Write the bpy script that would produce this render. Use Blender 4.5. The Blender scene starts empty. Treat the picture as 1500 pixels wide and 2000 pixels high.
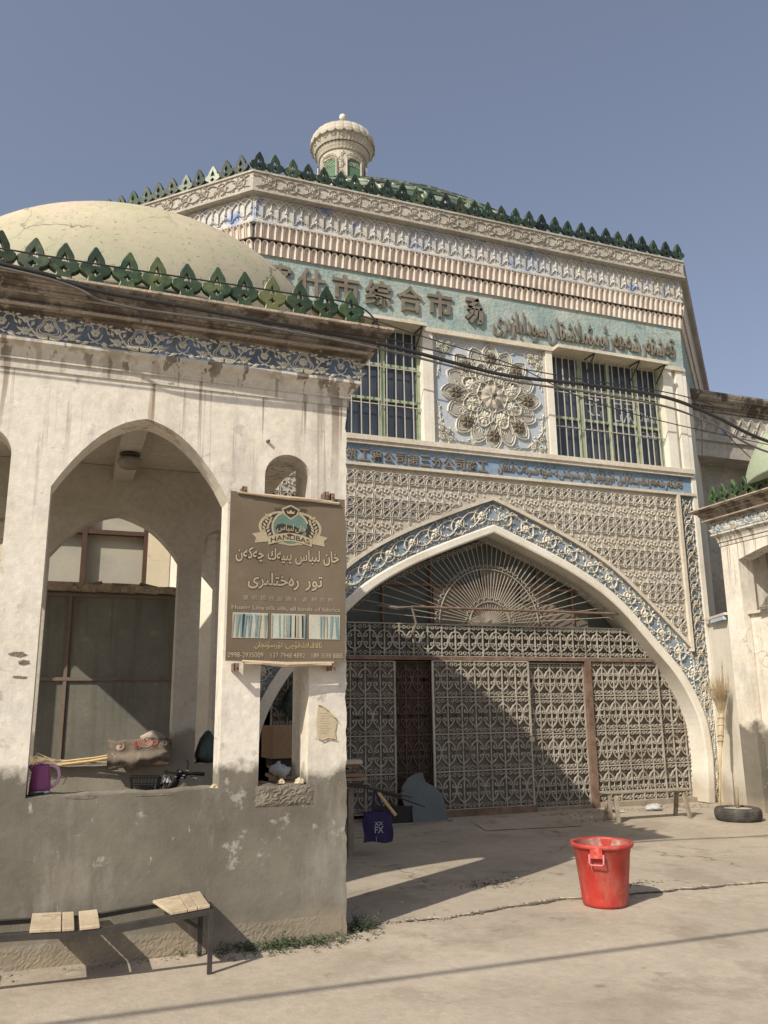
import bpy, math, random
from math import sin, cos, pi, radians, sqrt, atan2
from mathutils import Matrix, Vector
random.seed(7)
S = bpy.context.scene
C = S.collection
# ------------------------------------------------------------------ camera
cam = bpy.data.cameras.new('camera'); cam_o = bpy.data.objects.new('camera', cam); C.objects.link(cam_o)
PITCH, ROLL, YAW = radians(13.037), radians(-0.621), radians(20.641)
fw = Vector((sin(YAW), cos(YAW), 0)); rt = Vector((cos(YAW), -sin(YAW), 0)); up = Vector((0, 0, 1))
f2 = fw*cos(PITCH)+up*sin(PITCH); u2 = up*cos(PITCH)-fw*sin(PITCH)
r3 = rt*cos(ROLL)+u2*sin(ROLL); u3 = u2*cos(ROLL)-rt*sin(ROLL)
m = Matrix((r3, u3, -f2)).transposed().to_4x4(); m.translation = Vector((0, 0, 1.6))
cam_o.matrix_world = m
cam.sensor_fit = 'VERTICAL'; cam.sensor_height = 36.0; cam.lens = 36*1620/2000
cam.clip_start = 0.05; cam.clip_end = 2000
S.camera = cam_o
# ------------------------------------------------------------------ sky and sun
SUN_EL, SUN_AZ = radians(40.0), radians(31.6)      # SUN_AZ: direction the light travels, from +X
w = bpy.data.worlds.new("World"); S.world = w; w.use_nodes = True
nt = w.node_tree; nt.nodes.clear()
sky = nt.nodes.new('ShaderNodeTexSky'); sky.sky_type = 'NISHITA'; sky.sun_disc = False
sky.sun_elevation = SUN_EL; sky.sun_rotation = radians(238.4)
sky.altitude = 1300; sky.air_density = 1.0; sky.dust_density = 8.0; sky.ozone_density = 2.0
bg = nt.nodes.new('ShaderNodeBackground'); bg.inputs[1].default_value = 0.14
wo = nt.nodes.new('ShaderNodeOutputWorld')
gm = nt.nodes.new('ShaderNodeGamma'); gm.inputs[1].default_value = 0.75
hs = nt.nodes.new('ShaderNodeHueSaturation'); hs.inputs['Value'].default_value = 1.32; hs.inputs['Hue'].default_value = 0.51; hs.inputs['Saturation'].default_value = 0.82
nt.links.new(sky.outputs[0], gm.inputs[0]); nt.links.new(gm.outputs[0], hs.inputs['Color']); nt.links.new(hs.outputs[0], bg.inputs[0]); nt.links.new(bg.outputs[0], wo.inputs[0])
sun = bpy.data.lights.new('sun', 'SUN'); sun.energy = 5.0; sun.angle = radians(0.5); sun.color = (1.0, 0.915, 0.785)
sun_o = bpy.data.objects.new('sun', sun); C.objects.link(sun_o)
sd = Vector((cos(SUN_EL)*cos(SUN_AZ), cos(SUN_EL)*sin(SUN_AZ), -sin(SUN_EL)))
sun_o.rotation_euler = sd.to_track_quat('-Z', 'Y').to_euler()
S.view_settings.view_transform = 'Standard'; S.view_settings.look = 'None'
S.view_settings.exposure = 0.1; S.view_settings.gamma = 1.0; S.view_settings.use_curve_mapping = False

# ------------------------------------------------------------------ materials
def surf(name, cols, scale=1.5, rough=0.9, bump=0.2, bscale=45, coord='pos', jitter=0.0, metallic=0.0,
         layers=(), fine=0.25, spec=0.3, dist=0.01, huej=0.0, midbump=0.0):
    """cols: list of colours over a noise; layers: extra colour masks."""
    m = bpy.data.materials.new(name); m.use_nodes = True
    t = m.node_tree; n = t.nodes; L = t.links
    b = n['Principled BSDF']
    b.inputs['Roughness'].default_value = rough; b.inputs['Metallic'].default_value = metallic
    b.inputs['Specular IOR Level'].default_value = spec
    if coord == 'pos':
        g = n.new('ShaderNodeNewGeometry'); P = g.outputs['Position']
    else:
        tc = n.new('ShaderNodeTexCoord'); oi = n.new('ShaderNodeObjectInfo')
        va = n.new('ShaderNodeVectorMath'); va.operation = 'MULTIPLY_ADD'
        L.new(oi.outputs['Random'], va.inputs[0]); va.inputs[1].default_value = (37, 19, 11)
        L.new(tc.outputs['Object'], va.inputs[2]); P = va.outputs[0]
    def noise(sc, detail=6, ro=0.6, vec=None, stretch=None):
        q = n.new('ShaderNodeTexNoise'); q.inputs['Scale'].default_value = sc
        q.inputs['Detail'].default_value = detail; q.inputs['Roughness'].default_value = ro
        v = vec or P
        if stretch:
            mp = n.new('ShaderNodeMapping'); mp.inputs['Scale'].default_value = stretch
            L.new(v, mp.inputs[0]); v = mp.outputs[0]
        L.new(v, q.inputs['Vector']); return q.outputs['Fac']
    def ramp(src, stops):
        r = n.new('ShaderNodeValToRGB'); e = r.color_ramp.elements
        while len(e) < len(stops): e.new(0.5)
        for i, (p, c) in enumerate(stops):
            e[i].position = p; e[i].color = (*c, 1) if len(c) == 3 else c
        L.new(src, r.inputs[0]); return r.outputs[0]
    def mix(f, a, bb, mode='MIX'):
        q = n.new('ShaderNodeMix'); q.data_type = 'RGBA'; q.blend_type = mode
        if isinstance(f, float): q.inputs['Factor'].default_value = f
        else: L.new(f, q.inputs['Factor'])
        for s, i in ((a, 6), (bb, 7)):
            if isinstance(s, tuple): q.inputs[i].default_value = (*s, 1)
            else: L.new(s, q.inputs[i])
        return q.outputs[2]
    def mth(op, a, bb=None, clamp=False):
        q = n.new('ShaderNodeMath'); q.operation = op; q.use_clamp = clamp
        for s, i in ((a, 0), (bb, 1)):
            if s is None: continue
            if isinstance(s, (int, float)): q.inputs[i].default_value = s
            else: L.new(s, q.inputs[i])
        return q.outputs[0]
    def mrange(src, a, bb, c=0.0, d=1.0):
        q = n.new('ShaderNodeMapRange'); L.new(src, q.inputs[0])
        for i, v in enumerate((a, bb, c, d)): q.inputs[i+1].default_value = v
        return q.outputs[0]
    k = len(cols)
    stops = [(0.3+0.4*i/max(1, k-1), c) for i, c in enumerate(cols)]
    if k == 1: stops = [(0.0, cols[0]), (1.0, cols[0])]
    col = ramp(noise(scale), stops)
    if fine:
        f = noise(scale*14, 8, 0.7)
        col = mix(1.0, col, ramp(f, [(0.25, (1-fine,)*3), (0.75, (1+fine*0.3,)*3)]), 'MULTIPLY')
    sep = n.new('ShaderNodeSeparateXYZ'); L.new(P, sep.inputs[0])
    X, Y, Z = sep.outputs
    extra_h = None
    for ly in layers:
        kind = ly[0]
        if kind == 'below':       # colour below a wavering height
            _, c1, c2, z0, amp, soft, sc = ly
            zz = mth('ADD', Z, mth('MULTIPLY', mth('SUBTRACT', noise(sc, 5), 0.5), -amp*2))
            zz = mth('ADD', zz, mth('MULTIPLY', mth('SUBTRACT', noise(9, 6), 0.5), -amp*0.6))
            f = mrange(zz, z0+soft, z0-soft)
            cc = ramp(noise(2.2, 8, 0.65), [(0.3, c1), (0.7, c2)])
            col = mix(f, col, cc)
        elif kind == 'streak':    # vertical run-off stains between z0 (faint) and z1 (strong)
            _, c, z0, z1, thr, soft, freq, st = ly
            f = noise(1.0, 3, 0.6, stretch=(freq, freq, 0.35))
            f = mrange(f, thr, thr+soft)
            zf = mrange(mth('ADD', Z, mth('MULTIPLY', noise(1.0, 2, 0.5, stretch=(9, 9, 0.01)), -(z1-z0)*0.9)), z0-(z1-z0)*0.45, z1-(z1-z0)*0.45)
            f = mth('MULTIPLY', mth('MULTIPLY', f, zf), st)
            col = mix(f, col, c)
        elif kind == 'patch':     # patches of another colour by noise threshold
            _, c, sc, thr, soft, st = ly
            f = mth('MULTIPLY', mrange(noise(sc, 7, 0.65), thr, thr+soft), st)
            col = mix(f, col, c)
        elif kind == 'patchv':    # vertically stretched patches
            _, c, sc, thr, soft, st = ly
            f = mth('MULTIPLY', mrange(noise(sc, 7, 0.65, stretch=(1, 1, 0.3)), thr, thr+soft), st)
            col = mix(f, col, c)
        elif kind == 'strata':    # horizontal layering lines
            _, c, sc, thr, soft, st = ly
            f = mth('MULTIPLY', mrange(noise(1.0, 5, 0.6, stretch=(.5, .5, sc)), thr, thr+soft), st)
            col = mix(f, col, c)
        elif kind == 'crack':     # thin dark crack lines
            _, c, sc, wdt, st = ly
            v = n.new('ShaderNodeTexVoronoi'); v.feature = 'DISTANCE_TO_EDGE'; v.inputs['Scale'].default_value = sc
            nz = n.new('ShaderNodeTexNoise'); nz.inputs['Scale'].default_value = 3; nz.inputs['Detail'].default_value = 8
            L.new(P, nz.inputs['Vector'])
            vm = n.new('ShaderNodeVectorMath'); vm.operation = 'MULTIPLY_ADD'
            L.new(nz.outputs['Color'], vm.inputs[0]); vm.inputs[1].default_value = (.5, .5, .5); L.new(P, vm.inputs[2])
            L.new(vm.outputs[0], v.inputs['Vector'])
            f = mrange(v.outputs['Distance'], wdt, 0.0)
            f = mth('MULTIPLY', mth('MULTIPLY', f, mrange(noise(0.9, 2), 0.45, 0.6)), st)
            col = mix(f, col, c)
    if jitter or huej:
        oi2 = n.new('ShaderNodeObjectInfo'); hh = n.new('ShaderNodeHueSaturation')
        L.new(mrange(oi2.outputs['Random'], 0, 1, 1-jitter, 1+jitter), hh.inputs['Value'])
        if huej:
            r2 = mth('FRACT', mth('MULTIPLY', oi2.outputs['Random'], 7.31))
            L.new(mrange(r2, 0, 1, 0.5-huej, 0.5+huej), hh.inputs['Hue'])
        L.new(col, hh.inputs['Color']); col = hh.outputs[0]
    L.new(col, b.inputs['Base Color'])
    if bump:
        bp = n.new('ShaderNodeBump'); bp.inputs['Strength'].default_value = bump; bp.inputs['Distance'].default_value = dist
        hgt = noise(bscale, 8, 0.65)
        if midbump: hgt = mth('ADD', hgt, mth('MULTIPLY', noise(bscale*0.12, 4, 0.6), midbump))
        L.new(hgt, bp.inputs['Height'])
        L.new(bp.outputs[0], b.inputs['Normal'])
    return m

BR = (0.10, 0.075, 0.05)
M = {}
M['cream'] = surf('cream_plaster', [(.50, .44, .345), (.60, .54, .44), (.68, .62, .53)], 1.3, layers=[('streak', (.28, .2, .13), 0, 12, .55, .2, 6, .25), ('patch', (.36, .31, .25), 5, .6, .12, .5)], bump=.35, fine=.3)
M['relief'] = surf('carved_plaster', [(.43, .385, .315), (.51, .465, .385), (.57, .53, .445)], 1.6, layers=[('patch', (.22, .195, .16), 1.3, .60, .1, .4), ('patch', (.33, .33, .33), 2.2, .58, .1, .4), ('patch', (.26, .21, .16), 7, .62, .1, .5)], bump=.5, bscale=30, fine=.35)
M['relief_white'] = surf('painted_relief', [(.52, .51, .46), (.63, .60, .51), (.66, .61, .48)], 3, layers=[('patch', (.30, .36, .42), 5, .56, .1, .6), ('patch', (.22, .18, .13), 9, .6, .1, .6)], bump=.5, bscale=30, fine=.3)
M['frieze'] = surf('pale_frieze', [(.48, .46, .42), (.56, .54, .49), (.42, .45, .50)], 1.2, layers=[('patch', (.26, .235, .2), 2.9, .60, .08, .5), ('patch', (.13, .22, .44), 2.3, .57, .09, .75), ('patch', (.30, .26, .21), 6, .6, .12, .5)], bump=.6, bscale=22, fine=.35)
M['frieze_top'] = surf('grey_frieze', [(.34, .31, .265), (.42, .39, .335), (.50, .47, .41)], 1.3, layers=[('patch', (.56, .53, .47), 3.1, .60, .06, .5), ('patch', (.25, .34, .48), 1.7, .66, .06, .6), ('patch', (.24, .20, .15), 6, .56, .12, .6)], bump=.6, bscale=22, fine=.35)
M['blue'] = surf('blue_ground', [(.15, .19, .25), (.22, .275, .34), (.33, .37, .41)], 2.5, layers=[('patch', (.34, .34, .32), 3, .58, .12, .7), ('patch', (.10, .09, .08), 5, .62, .1, .5)], bump=.5, bscale=25, fine=.4)
M['blue_band'] = surf('blue_text_band', [(.15, .23, .34), (.22, .31, .42), (.30, .38, .46)], 1.8, layers=[('patch', (.38, .38, .36), 4, .6, .1, .6), ('streak', (.12, .12, .12), 4.9, 5.5, .55, .2, 7, .5)], bump=.6, bscale=20, fine=.3)
M['deep_blue'] = surf('deep_blue_frieze', [(.085, .115, .165), (.14, .19, .265), (.24, .28, .325)], 2.5, layers=[('streak', (.09, .07, .05), 3.9, 4.5, .5, .1, 5, .9), ('patch', (.20, .18, .15), 3, .6, .1, .8)], bump=.5, fine=.4)
M['teal'] = surf('teal_sign_band', [(.24, .32, .31), (.32, .40, .37), (.40, .44, .40)], 1.6, layers=[('patch', (.48, .50, .44), 2.4, .5, .2, .7), ('patch', (.22, .36, .42), 3.5, .58, .08, .8), ('patch', (.12, .17, .17), 8, .60, .06, .7)], bump=1.0, bscale=14, dist=.02, fine=.35)
M['panel_blue'] = surf('rosette_ground', [(.36, .42, .50), (.44, .48, .52), (.50, .51, .50)], 1.2, layers=[('patch', (.20, .25, .32), 4, .6, .1, .6), ('streak', (.3, .24, .18), 5.4, 7.5, .58, .15, 5, .4)], bump=.5, fine=.2)
M['niche'] = surf('niche_plaster', [(.52, .44, .37), (.62, .54, .46), (.68, .61, .53)], 2, layers=[('patch', (.3, .27, .25), 7, .6, .1, .6)], bump=.3, fine=.25)
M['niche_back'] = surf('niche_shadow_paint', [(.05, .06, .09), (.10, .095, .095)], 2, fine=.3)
M['lattice_shade'] = surf('blue_grey_recess_shade', [(.10, .115, .13), (.17, .19, .21), (.15, .135, .11)], 3, bump=.3)  # blue-grey paint, darkened so the colour carries the recess shade
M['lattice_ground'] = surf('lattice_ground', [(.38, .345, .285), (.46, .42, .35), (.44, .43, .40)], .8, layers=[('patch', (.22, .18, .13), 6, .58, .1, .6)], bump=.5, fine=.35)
M['lattice'] = surf('lattice_ribs', [(.50, .46, .385), (.58, .53, .45), (.64, .59, .51)], .9, layers=[('patch', (.36, .29, .2), 5, .62, .1, .5)], bump=.4, fine=.25)
M['letter'] = surf('grey_letter', [(.15, .13, .10), (.20, .175, .14), (.24, .21, .17)], 3, bump=.4, bscale=30, fine=.35)
M['medal_ground_shade'] = surf('medallion_ground_shade', [(.30, .29, .27), (.39, .375, .34)], 4, bump=.4)  # grey stands in for the shade in the gaps of the lacework
M['dark_flower'] = surf('dark_flower', [(.14, .122, .09), (.19, .165, .125)], 5, bump=.4)
M['glaze'] = surf('green_glaze', [(.014, .036, .018), (.036, .066, .030), (.09, .115, .045)], 7, rough=.38, spec=.5, coord='obj', jitter=.45, huej=.018, bump=.3, bscale=20, layers=[('patch', (.18, .19, .10), 6, .58, .1, .6), ('patch', (.02, .02, .02), 9, .6, .1, .6)], fine=.4)
M['glaze_dark'] = surf('dark_green_glaze', [(.008, .018, .012), (.016, .034, .018), (.04, .065, .03)], 7, rough=.38, spec=.5, coord='obj', jitter=.6, huej=.025, bump=.3, bscale=20, layers=[('patch', (.12, .14, .08), 7, .6, .1, .6)], fine=.4)
M['glaze_yellow'] = surf('yellow_green_glaze', [(.13, .15, .05), (.17, .18, .07), (.08, .12, .05)], 7, rough=.3, spec=.6, coord='obj', bump=.3, bscale=20, fine=.4)
M['roof_tile'] = surf('roof_tile_glaze', [(.05, .075, .06), (.12, .16, .10), (.22, .25, .17)], 2, rough=.45, spec=.4, coord='obj', jitter=.7, huej=.06, bump=.3, layers=[('patch', (.34, .33, .27), 3, .56, .08, .7)], fine=.4)
M['mortar'] = surf('tile_mortar', [(.45, .44, .36), (.6, .57, .48)], 3)
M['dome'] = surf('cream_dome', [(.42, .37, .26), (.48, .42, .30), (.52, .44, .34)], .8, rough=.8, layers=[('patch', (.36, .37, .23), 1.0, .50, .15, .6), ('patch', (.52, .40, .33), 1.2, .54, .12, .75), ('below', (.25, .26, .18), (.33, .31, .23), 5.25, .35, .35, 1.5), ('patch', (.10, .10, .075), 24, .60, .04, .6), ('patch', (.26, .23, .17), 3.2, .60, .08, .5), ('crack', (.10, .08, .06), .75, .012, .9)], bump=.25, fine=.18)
M['dome_mint'] = surf('mint_dome', [(.36, .42, .30), (.44, .50, .36)], .9, rough=.8, layers=[('crack', (.10, .08, .06), .75, .01, .9), ('patch', (.5, .46, .34), 1.3, .56, .1, .5)], bump=.25, fine=.2)
GW = [(.62, .56, .46), (.70, .65, .56), (.74, .70, .62)]
M['gate_wall'] = surf('gatehouse_wall', GW, 1.1, layers=[
    ('patch', (.50, .48, .44), 2.3, .55, .12, .6), ('patchv', (.42, .36, .28), 6, .62, .08, .5),
    ('below', (.120, .107, .084), (.195, .178, .145), 1.17, .35, .05, 2.0),
    ('patchv', (.33, .31, .27), 2.6, .52, .16, .55), ('patch', (.40, .38, .34), 5.3, .62, .05, .6), ('patchv', (.46, .44, .40), 15, .66, .04, .6), ('patch', (.12, .105, .08), 4.5, .64, .07, .5), ('patchv', (.10, .09, .07), 19, .68, .03, .5),
    ('below', (.22, .185, .135), (.31, .26, .195), .13, .14, .08, 3.0),
    ('streak', (.17, .115, .07), 3.25, 4.0, .58, .04, 12, .8), ('streak', (.27, .21, .145), 2.5, 3.95, .61, .04, 18, .6),
    ('crack', (.14, .11, .08), .8, .006, .8)], bump=.4, bscale=30, fine=.24, midbump=1.0, dist=.009)
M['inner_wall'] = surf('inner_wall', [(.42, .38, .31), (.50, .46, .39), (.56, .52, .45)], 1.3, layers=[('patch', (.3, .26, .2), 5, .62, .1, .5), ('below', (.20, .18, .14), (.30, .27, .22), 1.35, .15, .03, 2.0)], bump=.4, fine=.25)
M['ledge'] = surf('ledge_plaster', [(.52, .48, .41), (.60, .56, .48), (.64, .60, .53)], 1.4, layers=[('streak', (.09, .06, .04), 3.6, 4.35, .56, .03, 12, .9), ('streak', (.2, .15, .1), 3.6, 4.4, .54, .05, 5, .6), ('patch', (.3, .26, .2), 7, .6, .1, .5)], bump=.4, fine=.25)
M['cornice'] = surf('weathered_cornice', [(.25, .215, .18), (.35, .305, .25), (.45, .40, .335)], 2.2, layers=[('strata', (.09, .068, .05), 48, .50, .08, .75), ('strata', (.44, .38, .30), 60, .60, .05, .6), ('streak', (.055, .04, .03), 3.6, 4.7, .47, .08, 5, .8), ('patch', (.46, .39, .31), 9, .60, .05, .7)], bump=1.0, bscale=18, dist=.02, fine=.5)
M['cornice_top'] = surf('cornice_top_edge', [(.34, .27, .2), (.46, .38, .29), (.52, .44, .34)], 4, layers=[('patch', (.12, .09, .06), 11, .56, .08, .8)], bump=1.0, bscale=18, dist=.02, fine=.5)
M['white'] = surf('white_paint', [(.62, .57, .48), (.70, .66, .57), (.75, .71, .64)], 1.5, layers=[('streak', (.36, .28, .2), 0, 12, .56, .15, 7, .4), ('below', (.40, .34, .26), (.5, .45, .38), .35, .2, .15, 3)], bump=.25, fine=.15)
M['ground'] = surf('concrete_ground', [(.32, .272, .212), (.39, .335, .265), (.44, .38, .305)], .9, rough=.95, layers=[
    ('patch', (.24, .20, .155), 1.3, .52, .1, .6), ('patch', (.13, .108, .083), 2.1, .63, .06, .55), ('patch', (.50, .44, .36), .6, .55, .1, .35), ('patch', (.10, .085, .065), 38, .70, .03, .6), ('patch', (.3, .26, .21), 11, .55, .1, .4), ('patch', (.52, .46, .38), 2.6, .6, .1, .4), ('patch', (.20, .165, .13), 7, .64, .05, .45), ('patch', (.55, .5, .44), 30, .7, .03, .5)], bump=.5, bscale=30, fine=.18, midbump=1.2, dist=.012)
M['apron'] = surf('concrete_apron', [(.30, .258, .203), (.37, .318, .252), (.42, .365, .29)], .7, rough=.95, layers=[
    ('patch', (.24, .20, .155), 1.0, .54, .05, .5), ('patch', (.12, .10, .075), 1.7, .62, .06, .6), ('patch', (.10, .085, .065), 34, .70, .03, .6), ('patch', (.16, .135, .10), 5, .62, .05, .5), ('patch', (.27, .235, .19), 12, .55, .1, .4), ('patch', (.52, .47, .40), 26, .7, .03, .5), ('crack', (.14, .11, .08), .35, .007, .9)], bump=.5, bscale=30, fine=.18, midbump=1.2, dist=.012)
M['rubble_grey'] = surf('broken_plaster', [(.18, .155, .12), (.27, .24, .19)], 9, bump=.9, bscale=25, dist=.03, fine=.4)
M['rubble'] = surf('broken_concrete', [(.24, .20, .155), (.36, .30, .24)], 9, bump=.9, bscale=25, dist=.03, fine=.4)
M['joint_dirt_shade'] = surf('dark_joint_dirt_shade', [(.06, .05, .038), (.14, .116, .09), (.28, .235, .185)], 14, bump=.8, dist=.02, fine=.4)  # dirt colour, darkened to include the shadow of the crack
M['iron'] = surf('dusty_iron', [(.29, .26, .215), (.39, .355, .295), (.46, .425, .36)], 6, rough=.8, layers=[('patch', (.15, .10, .075), 1.6, .56, .12, .55), ('patch', (.16, .09, .06), 9, .60, .08, .7)], bump=.2, fine=.3)
M['iron_white'] = surf('white_iron', [(.46, .43, .37), (.56, .53, .46)], 5, rough=.7, layers=[('patch', (.2, .13, .09), 9, .62, .08, .6)], bump=.1)
M['rust'] = surf('rusty_steel', [(.13, .085, .06), (.20, .13, .095), (.27, .19, .14)], 7, rough=.8, bump=.3, fine=.4)
M['rust_dark'] = surf('dark_rusty_iron', [(.09, .06, .045), (.14, .095, .07)], 7, rough=.8, bump=.3)
M['sheet'] = surf('dusty_sheet', [(.15, .13, .105), (.20, .175, .14), (.25, .22, .18)], 1.8, rough=.85, layers=[('streak', (.16, .13, .10), 0, 3, .5, .15, 6, .5)], bump=.2, fine=.25)
M['sheet_brown'] = surf('brown_sheet', [(.085, .055, .042), (.12, .08, .06)], 3, rough=.7, bump=.2)
M['pane_dark'] = surf('dusty_pane', [(.06, .07, .065), (.10, .11, .10)], 1.2, rough=.35, bump=.05, fine=.2)
M['board'] = surf('pale_board', [(.22, .18, .135), (.31, .26, .19)], 1.6, rough=.8, bump=.2)
M['green_frame'] = surf('green_window_frame', [(.24, .30, .19), (.34, .40, .27), (.42, .44, .33)], 7, layers=[('patch', (.14, .11, .08), 9, .6, .08, .7)], bump=.3, fine=.3)
M['bar'] = surf('pale_window_bar', [(.40, .385, .33), (.50, .47, .40)], 6, rough=.6, bump=.1, layers=[('patch', (.25, .16, .1), 12, .64, .06, .6)])
M['glass'] = surf('window_glass', [(.028, .036, .048), (.046, .056, .074), (.075, .085, .10)], .9, rough=.12, bump=.02, spec=.6, layers=[('patchv', (.12, .14, .18), 3, .58, .15, .5)], fine=.2)
M['chalk'] = surf('window_lettering', [(.40, .41, .42)], 3, bump=0)
M['kiosk'] = surf('grey_sheet_metal', [(.15, .15, .125), (.20, .195, .165), (.25, .24, .20)], 1.5, rough=.6, metallic=.1, layers=[('streak', (.10, .085, .06), 0, 3.2, .5, .1, 7, .5), ('patch', (.33, .31, .26), 3, .62, .05, .4)], bump=.15, fine=.2)
M['kiosk_frame'] = surf('kiosk_steel_bar', [(.18, .13, .10), (.24, .19, .15)], 4, rough=.7)
M['brown_frame'] = surf('brown_window_frame', [(.075, .042, .03), (.11, .062, .045)], 5, rough=.6, bump=.15)
M['annex_pane'] = surf('whitewashed_pane', [(.34, .33, .29), (.42, .40, .34), (.46, .43, .35)], 1.4, rough=.4, bump=.05, fine=.1)
M['annex'] = surf('annex_wall', [(.62, .54, .40), (.70, .62, .47)], 1.5, layers=[('crack', (.2, .15, .1), .9, .006, .8)], bump=.3, fine=.12)
M['dark'] = surf('dark_interior', [(.03, .028, .025), (.05, .045, .04)], 2)
M['red'] = surf('red_plastic', [(.38, .028, .020), (.45, .040, .028), (.50, .07, .052)], 5, rough=.55, spec=.4, coord='obj', bump=.15, fine=.2, layers=[('patchv', (.40, .14, .105), 6, .50, .14, .6), ('patch', (.26, .04, .03), 3, .54, .12, .5), ('patchv', (.55, .24, .19), 16, .64, .04, .6), ('patch', (.55, .17, .13), 7, .60, .08, .6), ('patch', (.34, .05, .04), 11, .62, .05, .5), ('below', (.40, .15, .11), (.48, .20, .15), .05, .05, .05, 6)])
M['red_in'] = surf('red_plastic_inside', [(.30, .10, .08), (.42, .22, .18)], 6, rough=.7, coord='obj', layers=[('patch', (.5, .42, .36), 9, .58, .1, .6)])
M['pink_handle'] = surf('pink_plastic', [(.55, .16, .18), (.6, .22, .22)], 8, rough=.5, coord='obj')
M['tyre'] = surf('tyre_rubber', [(.035, .034, .032), (.06, .056, .05), (.11, .10, .085)], 9, rough=.85, coord='obj', bump=.4, fine=.3)
M['wood'] = surf('weathered_wood', [(.22, .18, .13), (.30, .25, .19), (.36, .31, .24)], 5, rough=.85, coord='obj', bump=.3, fine=.4)
M['plank'] = surf('pale_plank', [(.34, .27, .185), (.45, .37, .26), (.54, .45, .33)], 4, rough=.8, coord='obj', jitter=.12, layers=[('patch', (.20, .15, .10), 6, .57, .06, .6), ('strata', (.24, .185, .125), 2, .6, .05, .2)], bump=.25, fine=.25)
M['black_steel'] = surf('dark_angle_iron', [(.035, .032, .03), (.07, .062, .055)], 6, rough=.6, bump=.1)
M['straw'] = surf('broom_straw', [(.42, .32, .19), (.55, .44, .29), (.62, .52, .36)], 9, rough=.8, coord='obj', bump=.1, fine=.3)
M['bamboo'] = surf('bamboo_handle', [(.50, .36, .16), (.60, .45, .22)], 6, rough=.5, coord='obj')
M['sign'] = surf('brown_banner', [(.125, .095, .062), (.15, .115, .076), (.17, .132, .09)], 1.6, rough=.45, spec=.4, bump=.12, bscale=6, fine=.1, layers=[('patch', (.24, .19, .13), 4, .62, .15, .35), ('patch', (.19, .11, .09), 2.3, .6, .15, .5)])
M['sign_ink'] = surf('banner_print_cream', [(.36, .30, .20), (.46, .385, .26)], 5, bump=0, rough=.5)
M['sign_dark'] = surf('banner_print_dark', [(.035, .03, .022), (.05, .045, .035)], 5, bump=0, rough=.5)
M['sign_grey'] = surf('banner_print_grey', [(.30, .265, .20), (.35, .31, .24)], 5, bump=0, rough=.5)
M['sign_green'] = surf('banner_print_green', [(.10, .17, .14), (.14, .22, .18)], 5, bump=0, rough=.5)
M['sign_gold'] = surf('banner_print_gold', [(.40, .30, .16), (.48, .37, .2)], 5, bump=0, rough=.5)
M['sign_pale'] = surf('banner_photo_pale', [(.42, .42, .35), (.50, .50, .42)], 5, bump=0, rough=.5)
M['sign_teal'] = surf('banner_photo_teal', [(.16, .26, .28), (.22, .33, .34)], 5, bump=0, rough=.5)
M['fold'] = surf('banner_fold', [(.46, .36, .25), (.56, .45, .32)], 3, bump=.2, rough=.7)
M['paper'] = surf('torn_notice', [(.46, .38, .25), (.54, .46, .32)], 4, bump=.3, rough=.8, fine=.3)
M['cable'] = surf('black_cable', [(.022, .021, .020), (.035, .033, .031)], 5, rough=.38, spec=.5, bump=0)
M['cable_grey'] = surf('grey_cable', [(.10, .098, .09), (.16, .15, .14)], 5, rough=.35, spec=.6, bump=0)
M['magenta'] = surf('magenta_plastic', [(.22, .05, .16), (.28, .07, .20)], 6, rough=.35, spec=.4, coord='obj', bump=.03, fine=.1)
M['pink_white'] = surf('pale_pink_plastic', [(.55, .32, .44), (.6, .4, .5)], 6, rough=.4, coord='obj', bump=0)
M['steel'] = surf('brushed_steel', [(.45, .45, .46)], 6, rough=.3, metallic=.9, coord='obj', bump=0, fine=.1)
M['black'] = surf('black_plastic', [(.015, .015, .016), (.028, .028, .03)], 6, rough=.35, coord='obj', bump=0)
M['chrome'] = surf('chrome', [(.6, .6, .62)], 6, rough=.12, metallic=1.0, coord='obj', bump=0, fine=0)
M['rug'] = surf('flowered_rug', [(.12, .10, .08), (.18, .148, .115), (.25, .21, .165)], 8, rough=.95, bump=.5, fine=.3)
M['rose'] = surf('rug_rose', [(.38, .10, .085), (.48, .20, .17)], 18, rough=.95, bump=.4)
M['rose_pale'] = surf('rug_rose_pale', [(.52, .36, .28), (.60, .48, .38)], 18, rough=.95, bump=.4)
M['card'] = surf('cardboard', [(.25, .16, .095), (.31, .205, .125)], 4, rough=.85, bump=.1)
M['pale_plastic'] = surf('pale_plastic_bag', [(.42, .43, .44), (.54, .54, .53)], 9, rough=.35, bump=.5, dist=.02)
M['green_plastic'] = surf('dark_green_plastic_bag', [(.03, .055, .05), (.06, .09, .08)], 6, rough=.3, bump=.5, dist=.02)
M['purple'] = surf('purple_bag', [(.022, .014, .065), (.032, .02, .09)], 4, rough=.6, bump=.1)
M['sheetglass'] = surf('dusty_glass_sheet', [(.085, .095, .09), (.12, .13, .12)], 3, rough=.3, bump=.03, spec=.5)
M['stone'] = surf('pale_stone', [(.48, .38, .26), (.60, .50, .37)], 12, bump=.6, fine=.3)
M['leaf'] = surf('weed_leaf', [(.035, .055, .03), (.07, .10, .05), (.14, .15, .09)], 9, rough=.7, bump=0)
M['lampglass'] = surf('lamp_glass', [(.22, .20, .16), (.3, .27, .22)], 5, rough=.4)
M['green_door'] = surf('green_lantern_panel', [(.09, .17, .11), (.13, .22, .14)], 4, bump=.2)

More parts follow.
